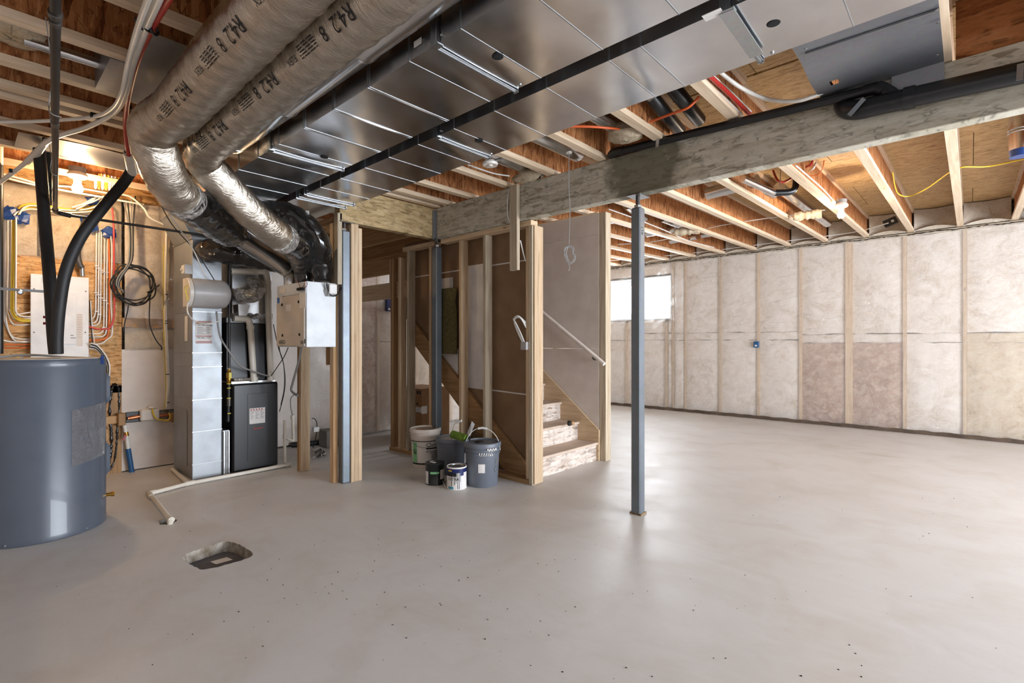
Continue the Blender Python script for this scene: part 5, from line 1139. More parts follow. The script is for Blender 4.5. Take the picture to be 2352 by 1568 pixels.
q = GY(1045,972,c.y-.02); MB().tube([q, q+Vector((.07,.02,.03))], .011, 10).build('grip', M['panel_white'], pg, smooth=50)
MB().lathe([(.045,0),(.0,.001)], 4, (c.x-.03, c.y-.03, .3265)).build('lid_sticker', M['dirt_lid'], pg)
m = MB(); vs, fs = text('OZ4I', .05); m.add([(c.x+.139*math.cos(a0+.15-y/.139), c.y+.139*math.sin(a0+.15-y/.139), .06+x) for x, y in vs], fs); m.build('lettering', M['ink_grey'], pg)
patch_cyl(MB(), c, .140, a0+.95, a0+1.5, .10, .2, 8, .145).build('side_label', M['label_white'], pg); patch_cyl(MB(), c, .146, a0+.95, a0+1.5, .2, .24, 8, .148).build('side_label', M['can_blue'], pg)
pb_, c = pail('grey plastic pail with a torn white sticker standing in front of the stair partition', 1108, 1116, .155, .375, 'pail_grey', 'pail_grey')
a0 = ang(c, 0); gc = c.copy()
patch_cyl(MB(), c, .142, a0-.25, a0+.15, .13, .205, 8, .146).build('sticker', M['label_white'], pb_)
m = MB()
for k in range(4): patch_cyl(m, c, .1505, a0+.85, a0+1.15-.05*(k % 2), .20+k*.011, .205+k*.011, 5)
m.build('print', M['ink_grey'], pb_, kind='stuff')
m = MB()
for k in range(16):
    P_ = lambda t_, rr_: (c.x+.1475*math.cos(a0+1.0+rr_*math.cos(t_)/.1475), c.y+.1475*math.sin(a0+1.0+rr_*math.cos(t_)/.1475), .15+rr_*math.sin(t_))
    m.add([P_(k*.3927,.026), P_((k+1)*.3927,.026), P_((k+1)*.3927,.021), P_(k*.3927,.021)], [(0,1,2,3)])
m.build('round_mark', M['ink_grey'], pb_)
MB().grid(lambda u, v: (c.x+(.153+.004*math.sin(u*40))*math.cos(a0-.2+.8*u), c.y+(.153+.004*math.sin(u*40))*math.sin(a0-.2+.8*u), .275+.02*v+.006*math.sin(u*37)), 30, 3).build('plaster_smear', M['plaster_spill'], pb_, smooth=70)
MB().grid(lambda u, v: (c.x+(.160+.003*math.sin(u*40))*math.cos(a0+.25+.6*u), c.y+(.160+.003*math.sin(u*40))*math.sin(a0+.25+.6*u), .318+.014*v+.006*math.sin(u*23)), 24, 3).build('plaster_smear', M['plaster_spill'], pb_, smooth=70)
MB().lathe([(.04,.366),(.04,.372),(.0,.372)], 20, (c.x-.02, c.y-.02, 0)).build('lid_grip', M['tie_black'], pb_)
ps = []
for t_ in range(13):
    a = math.pi*t_/12; ps.append(Vector((c.x, c.y, .30))+Vector((math.cos(a0+1.35), math.sin(a0+1.35), 0))*.158*math.cos(a)+Vector((-.02,.02,.185))*math.sin(a))
MB().tube(cr(ps, 4), .003, 6).build('bail', M['wire_white'], pb_); MB().tube([ps[5], ps[6], ps[7]], .010, 10).build('grip', M['panel_white'], pb_, smooth=50)
def can(label, px_, py_, R, Ht, mat, lidm):
    p = GZ(px_, py_); d = Vector((p.x, p.y, 0)).normalized(); c = p+d*R*.95; c.z = 0
    r = thing('paint_can', label, 'paint can', c, 'paint cans before the pails'); cz = (c.x, c.y, 0)
    MB().lathe([(R*.97,0),(R*1.01,.003),(R*1.01,.008),(R*.985,.012),(R*.985,Ht-.014),(R*1.01,Ht-.01),(R*1.01,Ht),(R*.93,Ht),(R*.92,Ht-.008)], 44, cz).build('body', M[mat], r, smooth=35)
    MB().lathe([(R*.92,Ht-.01),(R*.9,Ht-.002),(R*.78,Ht-.002),(R*.76,Ht-.007),(0,Ht-.007)], 40, cz).build('lid', M[lidm], r, smooth=35); return r, c
k1, c = can('dark green paint can with a splattered lid and drooping wire bail', 999, 1115, .083, .185, 'can_dark', 'can_dark'); a0 = ang(c, 0)
patch_cyl(MB(), c, .083, a0-.5, a0+.45, .10, .118, 12).build('label_band', M['ink_green'], k1); patch_cyl(MB(), c, .083, a0+.6, a0+1.4, .05, .13, 10).build('label_panel', M['label_white'], k1); patch_cyl(MB(), c, .083, a0-1.3, a0-.75, .01, .12, 8).build('label_panel', M['drywall_cool'], k1)
m = MB()
for k in range(7): patch_cyl(m, c, .0836, a0+.68, a0+1.25-.05*(k % 3), .058+k*.01, .061+k*.01, 5)
m.build('print', M['ink_grey'], k1, kind='stuff')
MB().box(c.x-.045, c.x+.02, c.y-.03, c.y+.0, .1845, .186).build('lid_sticker', M['label_white'], k1)
MB().tube(cr([(c.x+.087*math.cos(a0+.1), c.y+.087*math.sin(a0+.1), .105), GZ(1008,1085,.06), GZ(1023,1119,.012)], 6), .0025, 6).build('bail', M['wire_white'], k1)
k2, c = can('white paint can with a blue band and black paint drips', 1049, 1126, .084, .190, 'label_white', 'tin'); a0 = ang(c, 0)
patch_cyl(MB(), c, .084, a0-1.4, a0+1.4, .145, .178, 26).build('blue_band', M['can_blue'], k2); patch_cyl(MB(), c, .0838, a0-1.4, a0-.0, .115, .146, 20).build('black_band', M['ink'], k2)
m = MB(); text_cyl(m, 'ULTRA', .034, c, .0845, a0-1.0, .082); m.build('lettering', M['ink'], k2); patch_cyl(MB(), c, .0842, a0-.95, a0-.35, .006, .03, 8).build('teal_mark', M['label_teal'], k2)
patch_cyl(MB(), c, .0848, a0-.95, a0-.5, .156, .166, 6).build('print_bar', M['wire_yellow'], k2)
R9 = random.Random(2)
for k in range(7):
    q = a0-.55+k*.16; L = R9.uniform(.03,.12) if k not in (4, 5) else .14; patch_cyl(MB(), c, .0846, q, q+R9.uniform(.02,.06), .15-L, .15, 3).build('paint_drip', M['ink' if k < 5 else 'can_blue'], k2)
patch_cyl(MB(), c, .0846, a0+.35, a0+.75, .12, .15, 8).build('paint_drip', M['can_blue'], k2)
# roller sleeve and putty knife on the grey pail
q0, q1 = GD(1040,997,4.62), GD(1072,1007,4.50); tag(MB().tube([q0, q1], .036, 20).build('roller_sleeve', M['roller_green'], smooth=50), 'fuzzy green paint roller sleeve on the grey pail lid', 'paint roller')
kn = thing('drywall_knife', 'wide steel drywall knife leaning up from between the grey pails', 'drywall knife', GD(1078,1008,4.5)); a, b, c_, d_ = GD(1073,995,4.5), GD(1084,967,4.5), GD(1091,974,4.5), GD(1079,1004,4.48)
n_ = (b-a).cross(d_-a).normalized()*.003; MB().add([a-n_, b-n_, c_-n_, d_-n_, a+n_, b+n_, c_+n_, d_+n_], [(3,2,1,0),(4,5,6,7),(0,1,5,4),(1,2,6,5),(2,3,7,6),(3,0,4,7)]).build('blade', M['steel_strap'], kn); MB().bar(GD(1077,1000,4.49), GD(1078,1012,4.46), .02, .014).build('handle', M['tie_black'], kn)
# cardboard box under the stairs
bc = GZ(968, 1012); bh = EYE-(893-HZ)/FPX*(bc.x*_f[0]+bc.y*_f[1])
cb = thing('cardboard_box', 'tall brown cardboard carton with a white shipping label under the stairs', 'box', (bc.x-.3, bc.y+.3, 0))
MB().box(bc.x-.6, bc.x, bc.y, bc.y+.46, 0, bh).build('carton', M['cardboard'], cb, bevel=.004); MB().box(bc.x-.6, bc.x, bc.y+.21, bc.y+.25, bh, bh+.002).build('top_tape', M['dirt_lid'], cb)
def lab(px0, py0, px1, py1, nm, mt): 
    a, b = GX(px0, py0, bc.x+.002), GX(px1, py1, bc.x+.002); MB().box(bc.x, bc.x+.002, max(a.y, bc.y), b.y, b.z, a.z).build(nm, M[mt], cb)
lab(968, 933, 981, 949, 'shipping_label', 'label_white'); a, b = GY(955,934,bc.y-.002), GY(968,948,bc.y-.002); MB().box(a.x, min(b.x, bc.x), bc.y-.002, bc.y, b.z, a.z).build('shipping_label', M['label_white'], cb)
m = MB()
for k in range(4): m.box(a.x+.01, b.x-.015, bc.y-.003, bc.y-.002, a.z-.015-k*.018, a.z-.010-k*.018)
m.build('print', M['ink'], cb, kind='stuff')
for (p_, q_) in (((957,897),(961,905)), ((963,898),(966,906)), ((957,924),(960,930))): a, b = GY(*p_, bc.y-.002), GY(*q_, bc.y-.002); MB().box(a.x, b.x, bc.y-.002, bc.y, b.z, a.z).build('print_mark', M['ink'], cb)
# mineral wool bag in the partition
R10 = random.Random(12); a, b = GY(1013,812,3.372), GY(1050,660,3.372)
def fnw(u, v):
    q = 2*math.pi*u; wx, wy = (b.x-a.x)/2*(1.0-.18*math.exp(-((v-.8)/.08)**2)), .026
    return ((a.x+b.x)/2+wx*math.copysign(abs(math.cos(q))**.6, math.cos(q))+R10.uniform(-.004,.004), 3.368+wy*math.sin(q), a.z+(b.z-a.z)*v)
m = MB().grid(fnw, 24, 20); m.f.append(tuple(range(24))); m.f.append(tuple(20*25+i for i in range(24))); tag(m.build('wool_batt', M['mineral_wool'], smooth=70), 'green-brown mineral wool batt wedged between the partition studs', 'insulation')
# tape roll on the stair
p = GY(1293, 975, 4.2); p.z = RISE*2; p.x = SX0-.13; tm = thing('tape_measure', 'small black and orange tape measure on the second stair tread', 'tape measure', p)
MB().box(p.x-.02, p.x+.02, p.y-.045, p.y-.005, p.z, p.z+.05).build('body', M['tie_black'], tm, bevel=.01); MB().box(p.x-.022, p.x+.022, p.y-.005, p.y+.04, p.z, p.z+.042).build('case', M['oldwood_z'], tm, bevel=.008)
# ================================================================ BEAM SIDE: hanging timber, cables, drain pipe
hb = MB().box(-2.955, -2.868, 3.192, 3.231, 1.86, 2.598).build('hanging_stud', M['greywood_z'], bevel=.003); tag(hb, 'short timber nailed to the long beam, hanging over the partition', 'timber')
cable('hanging_cable', 'white cable loop dangling against the hanging timber', 'cable', [GY(1170,432,3.2), GY(1166,460,3.2), GY(1166,490,3.2), GY(1171,508,3.2), GY(1176,512,3.23)], .006, 'wire_white')
cable('hanging_cable', 'white cable slanting behind the hanging timber to the end stud', 'cable', [GY(1195,552,3.26), GY(1201,578,3.3), GY(1207,600,3.32)], .006, 'wire_white')
# ceiling wire with loose coil
wc = thing('wire_coil', 'thin grey wire hanging from a ceiling button with a loose coil at its end', 'cable coil', GZ(1307, 349, 2.6)); p0 = GZ(1307, 349, 2.6); dref = p0.x*_f[0]+p0.y*_f[1]
MB().tube([GD(1307,349,dref), GD(1306,420,dref), GD(1309,480,dref), GD(1307,560,dref)], .0028, 6).build('drop_wire', M['wire_grey'], wc); MB().lathe([(.022,-.008),(.02,0)], 16, p0).build('ceiling_button', M['porcelain'], wc)
R11 = random.Random(9); pp = [GD(1307,560,dref)]; cc = GD(1309,584,dref)
for i in range(44):
    a = math.pi/2+i*2*math.pi/10; r_ = .040+.012*math.sin(i*1.3)+R11.uniform(-.004,.004); pp.append(cc+Vector((math.cos(a)*r_*.74*.95, math.cos(a)*r_*.67*.95, math.sin(a)*r_*1.25))+Vector((R11.uniform(-.006,.006),)*3))
MB().tube(cr(pp+[GD(1303,602,dref), GD(1308,612,dref), GD(1306,622,dref)], 5), .0022, 6).build('coil', M['wire_grey'], wc)
# switch box with cable loops at the end stud
eb = thing('switch_box', 'blue-white switch box with looped white cables on the partition end stud', 'switch box', GY(1201,795,3.28)); a, b = GY(1196,803,3.27), GY(1208,785,3.27); MB().box(a.x, b.x, 3.27, 3.33, a.z, b.z).build('box', M['humid_grey'], eb)
for k in range(4): MB().tube(cr([GY(1208,752-4*k,3.30), GY(1196-2*k,731-2*k,3.26), GY(1185-2*k,730+k,3.25), GY(1181+k,740,3.25), GY(1190+2*k,765,3.26), GY(1200+1.5*k,786,3.28)], 6), .005, 8).build('cable_loop', M['wire_white'], eb, smooth=60)
# black drain pipe along the beam
dp = thing('drain_pipe', 'black plastic drain pipe strapped along the face of the long beam', 'pipe', GY(1410, 352, 3.18))
a, b = GY(1425,347,3.19), GY(1990,209,3.17); MB().tube([a, b], .026, 18).build('run', M['abs_black'], dp, smooth=50)
MB().tube(cr([GY(1404,356,3.24), GY(1412,349,3.20), GY(1432,345,3.19)], 5), .031, 18).build('end_elbow', M['abs_black'], dp, smooth=50)
a2 = GY(2060,231,3.155); b2 = a2+(GY(2600,110,3.155)-a2)*4.5; MB().tube([a2, b2], .048, 22).build('large_run', M['abs_black'], dp, smooth=50)
MB().tube([GY(2075,228,3.155), GY(2102,222,3.155)], .055, 22).build('collar', M['abs_black'], dp, smooth=50)
MB().tube(cr([GY(2078,228,3.155), GY(2020,241,3.16), GY(1972,252,3.17), GY(1946,250,3.20), GY(1938,236,3.26)], 8), .050, 22).build('wye_body', M['abs_black'], dp, smooth=50)
MB().tube(elbow(GY(1985,210,3.17), GY(2022,200,3.165), GY(2068,229,3.16), 6, .3), .031, 18).build('wye_branch', M['abs_black'], dp, smooth=50)
MB().tube([GY(2015,203,3.165), GY(2030,207,3.165)], .036, 18).build('collar', M['abs_black'], dp, smooth=50)
for (q0, q1, rr_) in (((1511,318),(1509,338),.004), ((2344,146),(2342,184),.006), ((1985,226),(1950,265),.005)):
    MB().bar(GY(*q0, 3.10), GY(*q1, 3.10), .003, .022, (1,0,0)).build('hanger_strap', M['steel_strap'], dp)
# sheet-metal joist panning
jp = thing('joist_panning', 'grey sheet-metal panel closing a joist bay above the black drain pipe', 'duct', (-.34, 2.9, 2.59))
x0, x1 = -.61, -.095
mp_ = MB().grid(lambda u, v: (x0+(x1-x0)*u, 2.25+1.0*v, 2.598-.03*math.sin(math.pi*min(1, max(0, (v-.5)*2)))*(1-u)*1.0), 14, 20)
ph = GZ(1912, 181, 2.585); fh = min(range(len(mp_.f)), key=lambda q: (sum((mp_.v[i_] for i_ in mp_.f[q]), Vector())/4-ph).length); mp_.f.pop(fh)
mp_.build('sheet', M['tin_panel'], jp, smooth=60, fix=False)
MB().bar(GZ(1850,124,2.592), GZ(2158,22,2.592), .012, .008).build('seam', M['galv_dull'], jp)
MB().grid(lambda u, v: (-.30+(x1+.30)*u, 3.208+.025*v, 2.60-.10*v), 8, 4).build('flange', M['tin_panel'], jp, smooth=60)
for q in ((1850,112),(2154,52),(2153,126),(2152,22),(2060,185)): MB().lathe([(.007,0),(.007,.004)], 8, GZ(*q, 2.588), '-z').build('screw', M['steel_strap'], jp)
# pipes and cables in the near joist bays
cable('water_pipe', 'white plastic pipe drooping across the joist bay beside the grey metal panel', 'pipe', [GZ(1640,150,2.7), GZ(1662,172,2.68), GZ(1700,200,2.64), GY(1745,222,3.1), GY(1790,232,3.12), GY(1840,230,3.12), GY(1890,212,3.14)], .011, 'pex_white', 'plastic pipes in the beam-side joist bays', 10, 10)
for k, (q0, q1, mt, r_, lb) in enumerate((((1625,170),(1722,262),'pex_red',.012,'red plastic pipe along the joist beside the drooping white pipe'), ((1635,172),(1724,256),'pex_white',.007,'white cable just above the red pipe on the joist'), ((1612,178),(1705,264),'wire_white',.006,'white cable on the joist flange below the red pipe'))):
    cable('water_pipe' if k < 2 else 'electrical_cable', lb, 'pipe' if k < 2 else 'cable', [GZ(*q0, (2.64,2.67,2.64)[k]), GZ((q0[0]+q1[0])/2+2, (q0[1]+q1[1])/2, (2.64,2.67,2.64)[k]), GZ(*q1, (2.64,2.67,2.64)[k])], r_, mt, 'plastic pipes in the beam-side joist bays')
cable('orange_tube', 'orange tube bowing across the joist bay above the black pipes', 'pipe', [GZ(1493,280,2.64), GZ(1540,262,2.62), GZ(1580,247,2.61), GZ(1606,222,2.66)], .008, 'orange_pipe')
cable('orange_tube', 'orange tube passing over the loose wool beside the duct', 'pipe', [GZ(1310,290,2.62), GZ(1360,291,2.62), GZ(1400,294,2.63), GZ(1440,298,2.68)], .008, 'orange_pipe')
def wad(name, label, p, s, mat, seed):
    R = random.Random(seed); m = MB(); nu, nv = 14, 9
    def fn(u, v):
        q = 2*math.pi*u; ph = math.pi*v; k = 1+R.uniform(-.16,.16); return (p.x+s[0]*math.cos(q)*math.sin(ph)*k, p.y+s[1]*math.sin(q)*math.sin(ph)*k, p.z+s[2]*math.cos(ph)*k)
    m.grid(fn, nu, nv); return tag(m.build(name, M[mat], smooth=80), label, 'insulation', 'loose wool tufts')
wad('wool_tuft', 'tuft of loose cream wool poking from the joist bay above the stained beam', GZ(1440,305,2.66), (.14,.10,.06), 'wool_loose', 1)
wad('wool_tuft', 'ragged wool stuffed over the beam above the hanging timber', GZ(1215,405,2.64), (.17,.07,.05), 'wool_loose', 2)
wad('wool_tuft', 'wool scrap lying on the joist by the gas pipe', GZ(25,65,2.72), (.16,.12,.05), 'batt_tan', 3)
p = GZ(1105, 405, 2.75)
for k, (q0, q1, lb, r_) in enumerate((((1165,395),(1060,345),'round metal duct in the joist bay behind the unlit lamp holder',.065), ((1400,340),(1255,285),'round metal duct in the joist bay above the ceiling button',.065), ((1440,270),(1340,240),'round metal duct in the joist bay beside the loose wool',.06))):
    a, b = GZ(*q0, 2.72), GZ(*q1, 2.72); xm = (a.x+b.x)/2; kb = round((-.3415-xm)/.487); xm = -.3415-.487*kb; a = Vector((xm, min(a.y+.1, 3.27), 2.73)); b = Vector((xm, 2.24, 2.73)); o_ = thing('round_duct', lb, 'duct', a, 'round metal duct pipes'); MB().tube([a, b], r_, 24).build('pipe', M['galv'], o_, smooth=50)
cable('electrical_cable', 'white cable beside the round duct by the unlit lamp holder', 'cable', [GZ(1075,378,2.63), GZ(1130,397,2.63), GZ(1170,404,2.63)], .006, 'wire_white')
bp_ = thing('black_drain_cluster', 'black plastic drain bends in the joist bay beside the orange tube', 'pipe', GZ(1560,250,2.7))
for (q0, q1) in (((1490,215),(1560,300)), ((1545,200),(1605,275))): MB().tube(cr([GZ(*q0, 2.78), GZ((q0[0]+q1[0])/2, (q0[1]+q1[1])/2, 2.72), GZ(*q1, 2.72)], 5), .045, 16).build('bend', M['abs_black'], bp_, smooth=50)
MB().bar(GZ(1490,232,2.70), GZ(1506,218,2.70), .02, .003).build('strap', M['steel_strap'], bp_)
# metal pans and pipe on the left joists
lp = thing('joist_panning', 'shiny metal panel closing the joist bay above the tank hoses', 'duct', (-4.75, .6, 2.6)); MB().grid(lambda u, v: (-4.94+.40*u, .23+.75*v, 2.602+.006*math.sin(u*5+v*6)), 8, 12).build('sheet', M['tin_panel'], lp, smooth=60)
lp = thing('joist_panning', 'dark metal boot rising between joists beside the clipped water pipes', 'duct', (-3.0, .55, 2.6))
MB().box(-3.474, -3.053, .47, .56, 2.60, 2.9).build('boot_side', M['tin_panel'], lp); MB().grid(lambda u, v: (-3.52+.85*u, .56+.20*v, 2.603+.0*u), 4, 4).build('sheet', M['tin_panel'], lp)
o_ = thing('round_duct', 'slim grey metal pipe lying along the joist above the gas pipe', 'duct', GZ(60,93,2.66), 'round metal duct pipes'); MB().tube([GZ(55,92,2.68), GZ(295,168,2.68)], .026, 16).build('pipe', M['galv'], o_, smooth=50)
# ================================================================ FAR-SIDE CEILING SERVICES
for k, (q0, q1, r_, lb) in enumerate((((1626,444),(1700,425),.062,'round metal duct crossing joists just beyond the long beam'), ((1478,500),(1440,470),.055,'round metal duct beside the top of the lone column'), ((1395,505),(1450,500),.05,'round metal duct crossing behind the lone column'), ((1485,536),(1530,528),.05,'round metal duct crossing joists right of the lone column'), ((1540,553),(1580,546),.045,'short round metal duct stub near the white wool strip'), ((1612,540),(1640,536),.04,'crushed metal duct end between the far joists'))):
    a, b = GZ(*q0, 2.80), GZ(*q1, 2.80); o_ = thing('round_duct', lb, 'duct', a, 'round metal duct pipes beyond the beam'); MB().tube([a, a.lerp(b, .02), b+(b-a)*(.5 if k not in (1, 2) else .0)], [r_*1.06, r_, r_], 24).build('pipe', M['galv'], o_, smooth=50)
for k, (q0, q1, lb) in enumerate((((1735,430),(1775,445),'round metal duct between joists above the black elbow'), ((1790,430),(1900,512),'long round metal duct running back past the lit far bulb'), ((1520,500),(1590,525),'long narrow metal duct along the joist above the white wool strip'))):
    a, b = GZ(*q0, 2.84), GZ(*q1, 2.84); o_ = thing('round_duct', lb, 'duct', a, 'round metal duct pipes beyond the beam'); MB().tube([a, b], .055, 24).build('pipe', M['galv'], o_, smooth=50)
ab = thing('drain_elbow', 'chrome-banded pipe ending in a black plastic elbow below the far joists', 'pipe', GZ(1780,436,2.68)); zz = 2.66
MB().tube([GZ(1705,410,zz), GZ(1777,443,zz)], .030, 18).build('metal_run', M['galv'], ab, smooth=50)
p = GZ(1777,443,zz); q = GZ(1826,441,zz); MB().tube(elbow(p, q, q+Vector((.01,.02,.16)), 6, .4), .030, 16).build('elbow', M['abs_black'], ab, smooth=50); MB().bar(GZ(1791,430,zz-.03), GZ(1793,390,2.8), .003, .02).build('hanger_strap', M['steel_strap'], ab)
cable('water_pipe', 'red pipe looping down between far joists beside the black elbow', 'pipe', [GZ(1776,392,2.84), GZ(1785,412,2.72), GZ(1800,418,2.70), GZ(1822,406,2.76)], .010, 'pex_red', 'far-side loops')
cable('water_pipe', 'red pipe curl against the far joist web near the bulb cable', 'pipe', [GZ(1852,383,2.78), GZ(1862,378,2.76), GZ(1866,370,2.8)], .010, 'pex_red', 'far-side loops')
cable('water_pipe', 'white pipe curl against the far joist web near the bulb cable', 'pipe', [GZ(1858,392,2.76), GZ(1868,386,2.74), GZ(1874,374,2.8)], .009, 'pex_white', 'far-side loops')
cable('electrical_cable', 'white cable along the joist leading to the lit far bulb', 'cable', [GZ(1828,380,2.63), GZ(1856,404,2.64), GZ(1890,434,2.66), GZ(1914,460,2.67), GZ(1930,476,2.66)], .006, 'wire_white', 'cables under the far joists')
cable('electrical_cable', 'thin cable curl hanging beside the red pipe curl', 'cable', [GZ(1860,404,2.64), GZ(1880,400,2.64), GZ(1890,385,2.66), GZ(1893,368,2.72)], .004, 'wire_orange', 'cables under the far joists')
cable('electrical_cable', 'white cable strung level across the far joists through the wool strip', 'cable', [GJ(1420,561), GJ(1510,553), GJ(1630,523), GJ(1720,507), GJ(1800,496), GJ(1895,482)], .006, 'wire_white', 'cables under the far joists')
cable('electrical_cable', 'white cable running just above the sealed top of the far wall', 'cable', [GJ(1400,598,.065), GJ(1520,588,.065), GJ(1640,575,.065), GJ(1740,562,.065), GJ(1840,549,.065), GJ(1960,533,.065), GJ(2040,512,.075)], .007, 'wire_white', 'cables under the far joists')
cable('electrical_cable', 'white cable stapled along the joist side behind the lone column', 'cable', [GZ(1398,480,2.68), GZ(1460,502,2.68), GZ(1530,530,2.69), GZ(1580,552,2.69), GZ(1640,568,2.70)], .006, 'wire_white', 'cables under the far joists')
cable('electrical_cable', 'yellow cable sagging across the far joists above the insulated wall', 'cable', [GJ(2050,395,.12), GJ(2056,430,.07), GJ(2066,447,.06), GJ(2090,450,.06), GJ(2130,432,.06), GJ(2178,398,.06), GJ(2210,384,.06), GJ(2270,382,.06), GJ(2352,365,.06), GJ(2420,350,.06)], .006, 'wire_yellow', 'cables under the far joists', 8)
a, b = GZ(1822,498,2.69), GZ(1888,490,2.69)
m = MB(); R12 = random.Random(3); pth = resample(cr([a, a.lerp(b, .3), a.lerp(b, .7), b], 8), .02); m.tube(pth, [.05*R12.uniform(.8,1.15) for _ in pth], 14, True, lambda i, k: R12.uniform(-.12,.12)); tag(m.build('wool_strip', M['wool_loose'], smooth=80), 'strip of cream wool stuffed between far joists beside the lit bulb', 'insulation')
a, b = GZ(1548,533,2.70), GZ(1608,528,2.70); m = MB(); pth = resample(cr([a, a.lerp(b, .5), b], 8), .02); m.tube(pth, [.05*R12.uniform(.8,1.15) for _ in pth], 14, True, lambda i, k: R12.uniform(-.12,.12)); tag(m.build('wool_strip', M['wool_loose'], smooth=80), 'strip of cream wool stuffed between far joists right of the lone column', 'insulation')
p = GY(2045, 508, 8.6); bkt = thing('cable_bracket', 'black cable anchor with a bolt under the joist at the far wall', 'bracket', p); a, b = GY(2030,516,8.58), GY(2060,503,8.58); MB().bar(a, b, .03, .10).build('plate', M['tie_black'], bkt, bevel=.006); MB().lathe([(.018,0),(.018,.01)], 12, GY(2050,507,8.55), 'y').build('bolt', M['steel_strap'], bkt)
p = GY(2338, 290, 3.75); vd = thing('flue_stub', 'ribbed metal vent stub with a blue taped end hanging beyond the beam', 'duct', p)
a, b = GZ(2330,275,2.85), GZ(2338,335,2.60); c_ = Vector((a.x, a.y, 2.85)); MB().lathe([(.062,.25),(.062,.17),(.068,.165),(.068,.15),(.062,.145),(.068,.13),(.062,.125),(.060,.0)], 24, (a.x+.03, a.y, 2.62)).build('pipe', M['galv'], vd, smooth=40); MB().lathe([(.058,0),(.061,.05)], 24, (a.x+.03, a.y, 2.575)).build('taped_end', M['blue_tape'], vd, smooth=40)
p = GX(1737, 791, 0) if False else GY(1737, 791, 8.70); ob = thing('outlet_box', 'small blue outlet box showing through the poly on the far wall', 'outlet', p); MB().box(p.x-.04, p.x+.04, 8.69, 8.73, p.z-.05, p.z+.05).build('box', M['blue_sleeve'], ob, bevel=.006); MB().box(p.x-.02, p.x+.015, 8.687, 8.69, p.z-.03, p.z-.005).build('clip', M['label_white'], ob)
p = GX(891, 700, XB+.06); ob = thing('outlet_box', 'dark blue electrical box on the stud seen through the partition opening', 'outlet', p); MB().box(p.x-.03, p.x+.03, p.y-.035, p.y+.06, p.z-.09, p.z+.09).build('box', M['can_blue'], ob, bevel=.006); MB().lathe([(.016,0),(.016,.004)], 12, (p.x+.03, p.y-.0, p.z-.06), 'x').build('knockout', M['label_white'], ob)
# loose cords near the ventilator
for k, pts in enumerate(([(628,745),(634,775),(640,800),(650,830),(655,870),(652,905),(642,945)], [(640,790),(644,812),(652,840),(653,890),(645,930)], [(662,798),(652,820),(640,838),(618,870)])):
    cable('hanging_cable', ('black cord dropping behind the ventilator to the furnace side', 'second black cord twisted beside the furnace side', 'thin black cord looping from the ventilator to the vent pipe')[k], 'cable', [GY(x, y, 1.99+.03*k) for x, y in pts], .004, 'wire_black', 'black cords below the ventilator')
cable('clear_hose', 'clear drain hose curving from the ventilator to the stud post', 'hose', [GY(692,797,2.13), GY(686,830,2.12), GY(672,880,2.11), GY(669,895,2.11), GY(676,904,2.12), GY(684,908,2.13)], .011, 'wire_grey', None, 8, 10)
cable('clear_hose', 'clear hose swinging across the dark coil case to the furnace', 'hose', [GX(497,715,-5.03), GX(505,770,-5.0), GX(525,805,-5.0), GX(550,838,-5.02), GX(580,852,-5.05), GX(618,864,-5.1)], .008, 'wire_grey', None, 8, 10)
cable('thin_wire', 'thin brown wire slanting from the ceiling to the humidifier', 'wire', [GD(330,390,3.7), GD(360,450,3.9), GD(395,515,4.05), GD(450,578,4.3), (-5.07,1.53,1.80)], .004, 'wire_black'); cable('thin_wire', 'thin pale cord slanting from the ceiling to the humidifier top', 'wire', [GD(340,400,3.62), GD(395,500,3.95), GD(440,566,4.18), (-5.05,1.46,1.80)], .005, 'wire_white')
for k in range(7): cable('cable_end', ('orange','white','yellow','white','white','yellow','red')[k]+' cable looping through the joist web above the lamp', 'cable', [GZ(228+8*k,398+2*k,2.66), GZ(229+8*k,413+2*k,2.62), GZ(232+8*k,413+2*k,2.62), GZ(233+8*k,398+2*k,2.66)], .0055, ('wire_orange','wire_white','wire_yellow','wire_white','wire_white','wire_yellow','wire_red')[k], 'cable loops above the lamp')
for k in range(6): cable('cable_end', 'small '+('white','orange','white','yellow','white','white')[k]+' cable loop through the rim joist below the lamp', 'cable', [GX(218+8*k,408+k,-5.46), GX(218.5+8*k,430+k,-5.44), GX(221.5+8*k,430+k,-5.44), GX(222+8*k,408+k,-5.46)], .0055, ('wire_white','wire_orange','wire_white','wire_yellow','wire_white','wire_white')[k], 'cable loops below the lamp')
for k, pts in enumerate(([(0,398),(40,408),(100,424),(170,430),(260,446)], [(0,404),(60,420),(140,436),(220,450),(330,470)], [(270,445),(300,452),(330,478),(345,500),(382,518)])):
    cable('electrical_cable', ('upper white cable run along the rim board behind the lamp', 'lower white cable run along the rim board behind the lamp', 'flat white cable drooping to the return duct boot')[k], 'cable', [GX(x, y, -5.75+.022*k) for x, y in pts], .009, 'wire_white', 'white cable runs along the rim board')
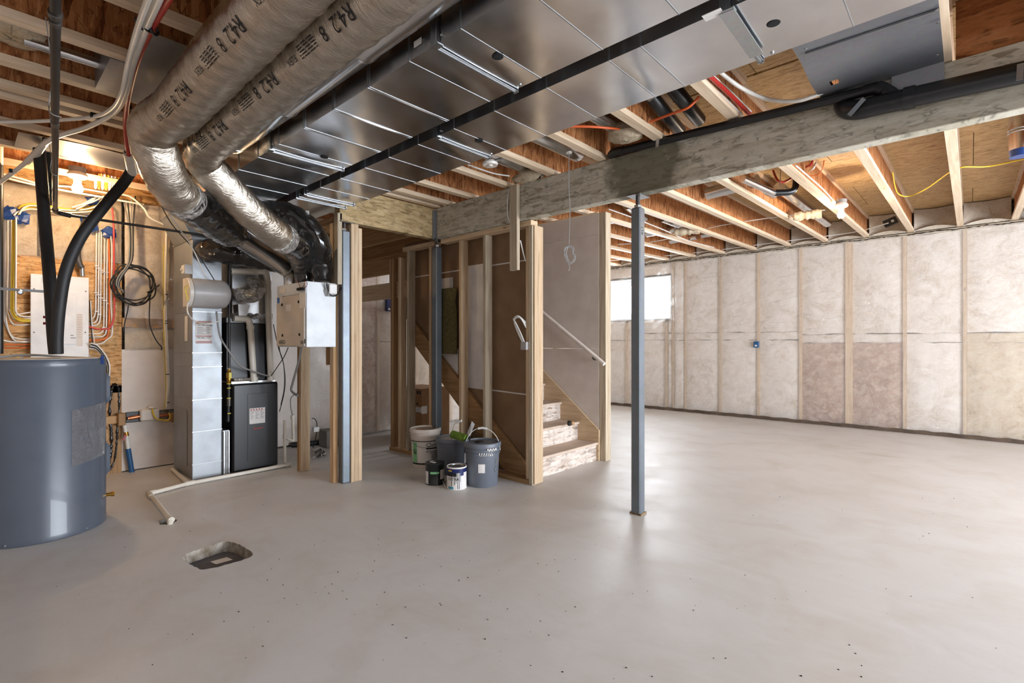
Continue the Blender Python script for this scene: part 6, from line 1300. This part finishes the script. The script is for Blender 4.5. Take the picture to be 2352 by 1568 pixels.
# rubble, cord and block behind the posts
gb = thing('concrete_block', 'pale grey block standing by the poly wall beyond the posts', 'block', GZ(760,1028)); p = GZ(760,1028); MB().box(p.x-.2, p.x, p.y-.05, p.y+.12, 0, .2).build('body', M['grey_block'], gb, bevel=.006)
for k in range(4): cable('extension_cord', 'tangled cord on the floor beyond the timber post', 'cable', [GZ(718+6*k,1035+4*k,.007), GZ(735,1028+5*k,.007+.013*k), GZ(748-4*k,1040-3*k,.007+.013*k), GZ(728+5*k,1046,.007+.013*k), GZ(720+9*k,1050-2*k,.007)], .006, 'wire_black' if k % 2 else 'wire_white', 'tangled cords beyond the posts')
cable('garden_hose', 'black hose lying on the floor behind the furnace', 'hose', [GZ(640,1004,.03)+Vector((.6,-.1,0)), GZ(665,1003,.03)+Vector((.6,0,0)), GZ(700,1000,.03)+Vector((.6,.1,0))], .03, 'rubber_black', None, 6, 12)
cb2 = thing('junction_box', 'small white junction box with black leads beside the timber post', 'junction box', GX(724,985,-5.5)); p = GX(724,985,-5.5); MB().box(p.x-.02, p.x+.03, p.y-.03, p.y+.035, p.z-.03, p.z+.025).build('case', M['panel_white'], cb2, bevel=.004); MB().tube(cr([GX(717,960,-5.5), GX(724,963,-5.5), GX(728,975,-5.5), GX(726,1000,-5.5), GX(719,1028,-5.5)], 5), .005, 6).build('lead', M['wire_black'], cb2)
# floor debris
m = MB(); Rd = random.Random(77)
for i in range(190):
    px_, py_ = Rd.uniform(250, 2300), Rd.uniform(1130, 1565)
    if Rd.random() < .45: px_, py_ = Rd.gauss(900, 350), Rd.gauss(1330, 110)
    if py_ < 1115 or py_ > 1568 or (405 < px_ < 600 and 1230 < py_ < 1320): continue
    p = GZ(px_, py_); s = Rd.uniform(.0015, .0055); a = Rd.uniform(0, 6.28); e = Rd.uniform(.5, 1.6)
    m.add([p+Vector((math.cos(a+k*2.09)*s*(e if k == 0 else 1), math.sin(a+k*2.09)*s, 0)) for k in range(3)]+[p+Vector((0,0,s*.7))], [(0,1,3),(1,2,3),(2,0,3)])
tag(m.build('floor_chips', M['chip'], kind='stuff'), 'dark chips and grit scattered over the concrete floor', 'debris')
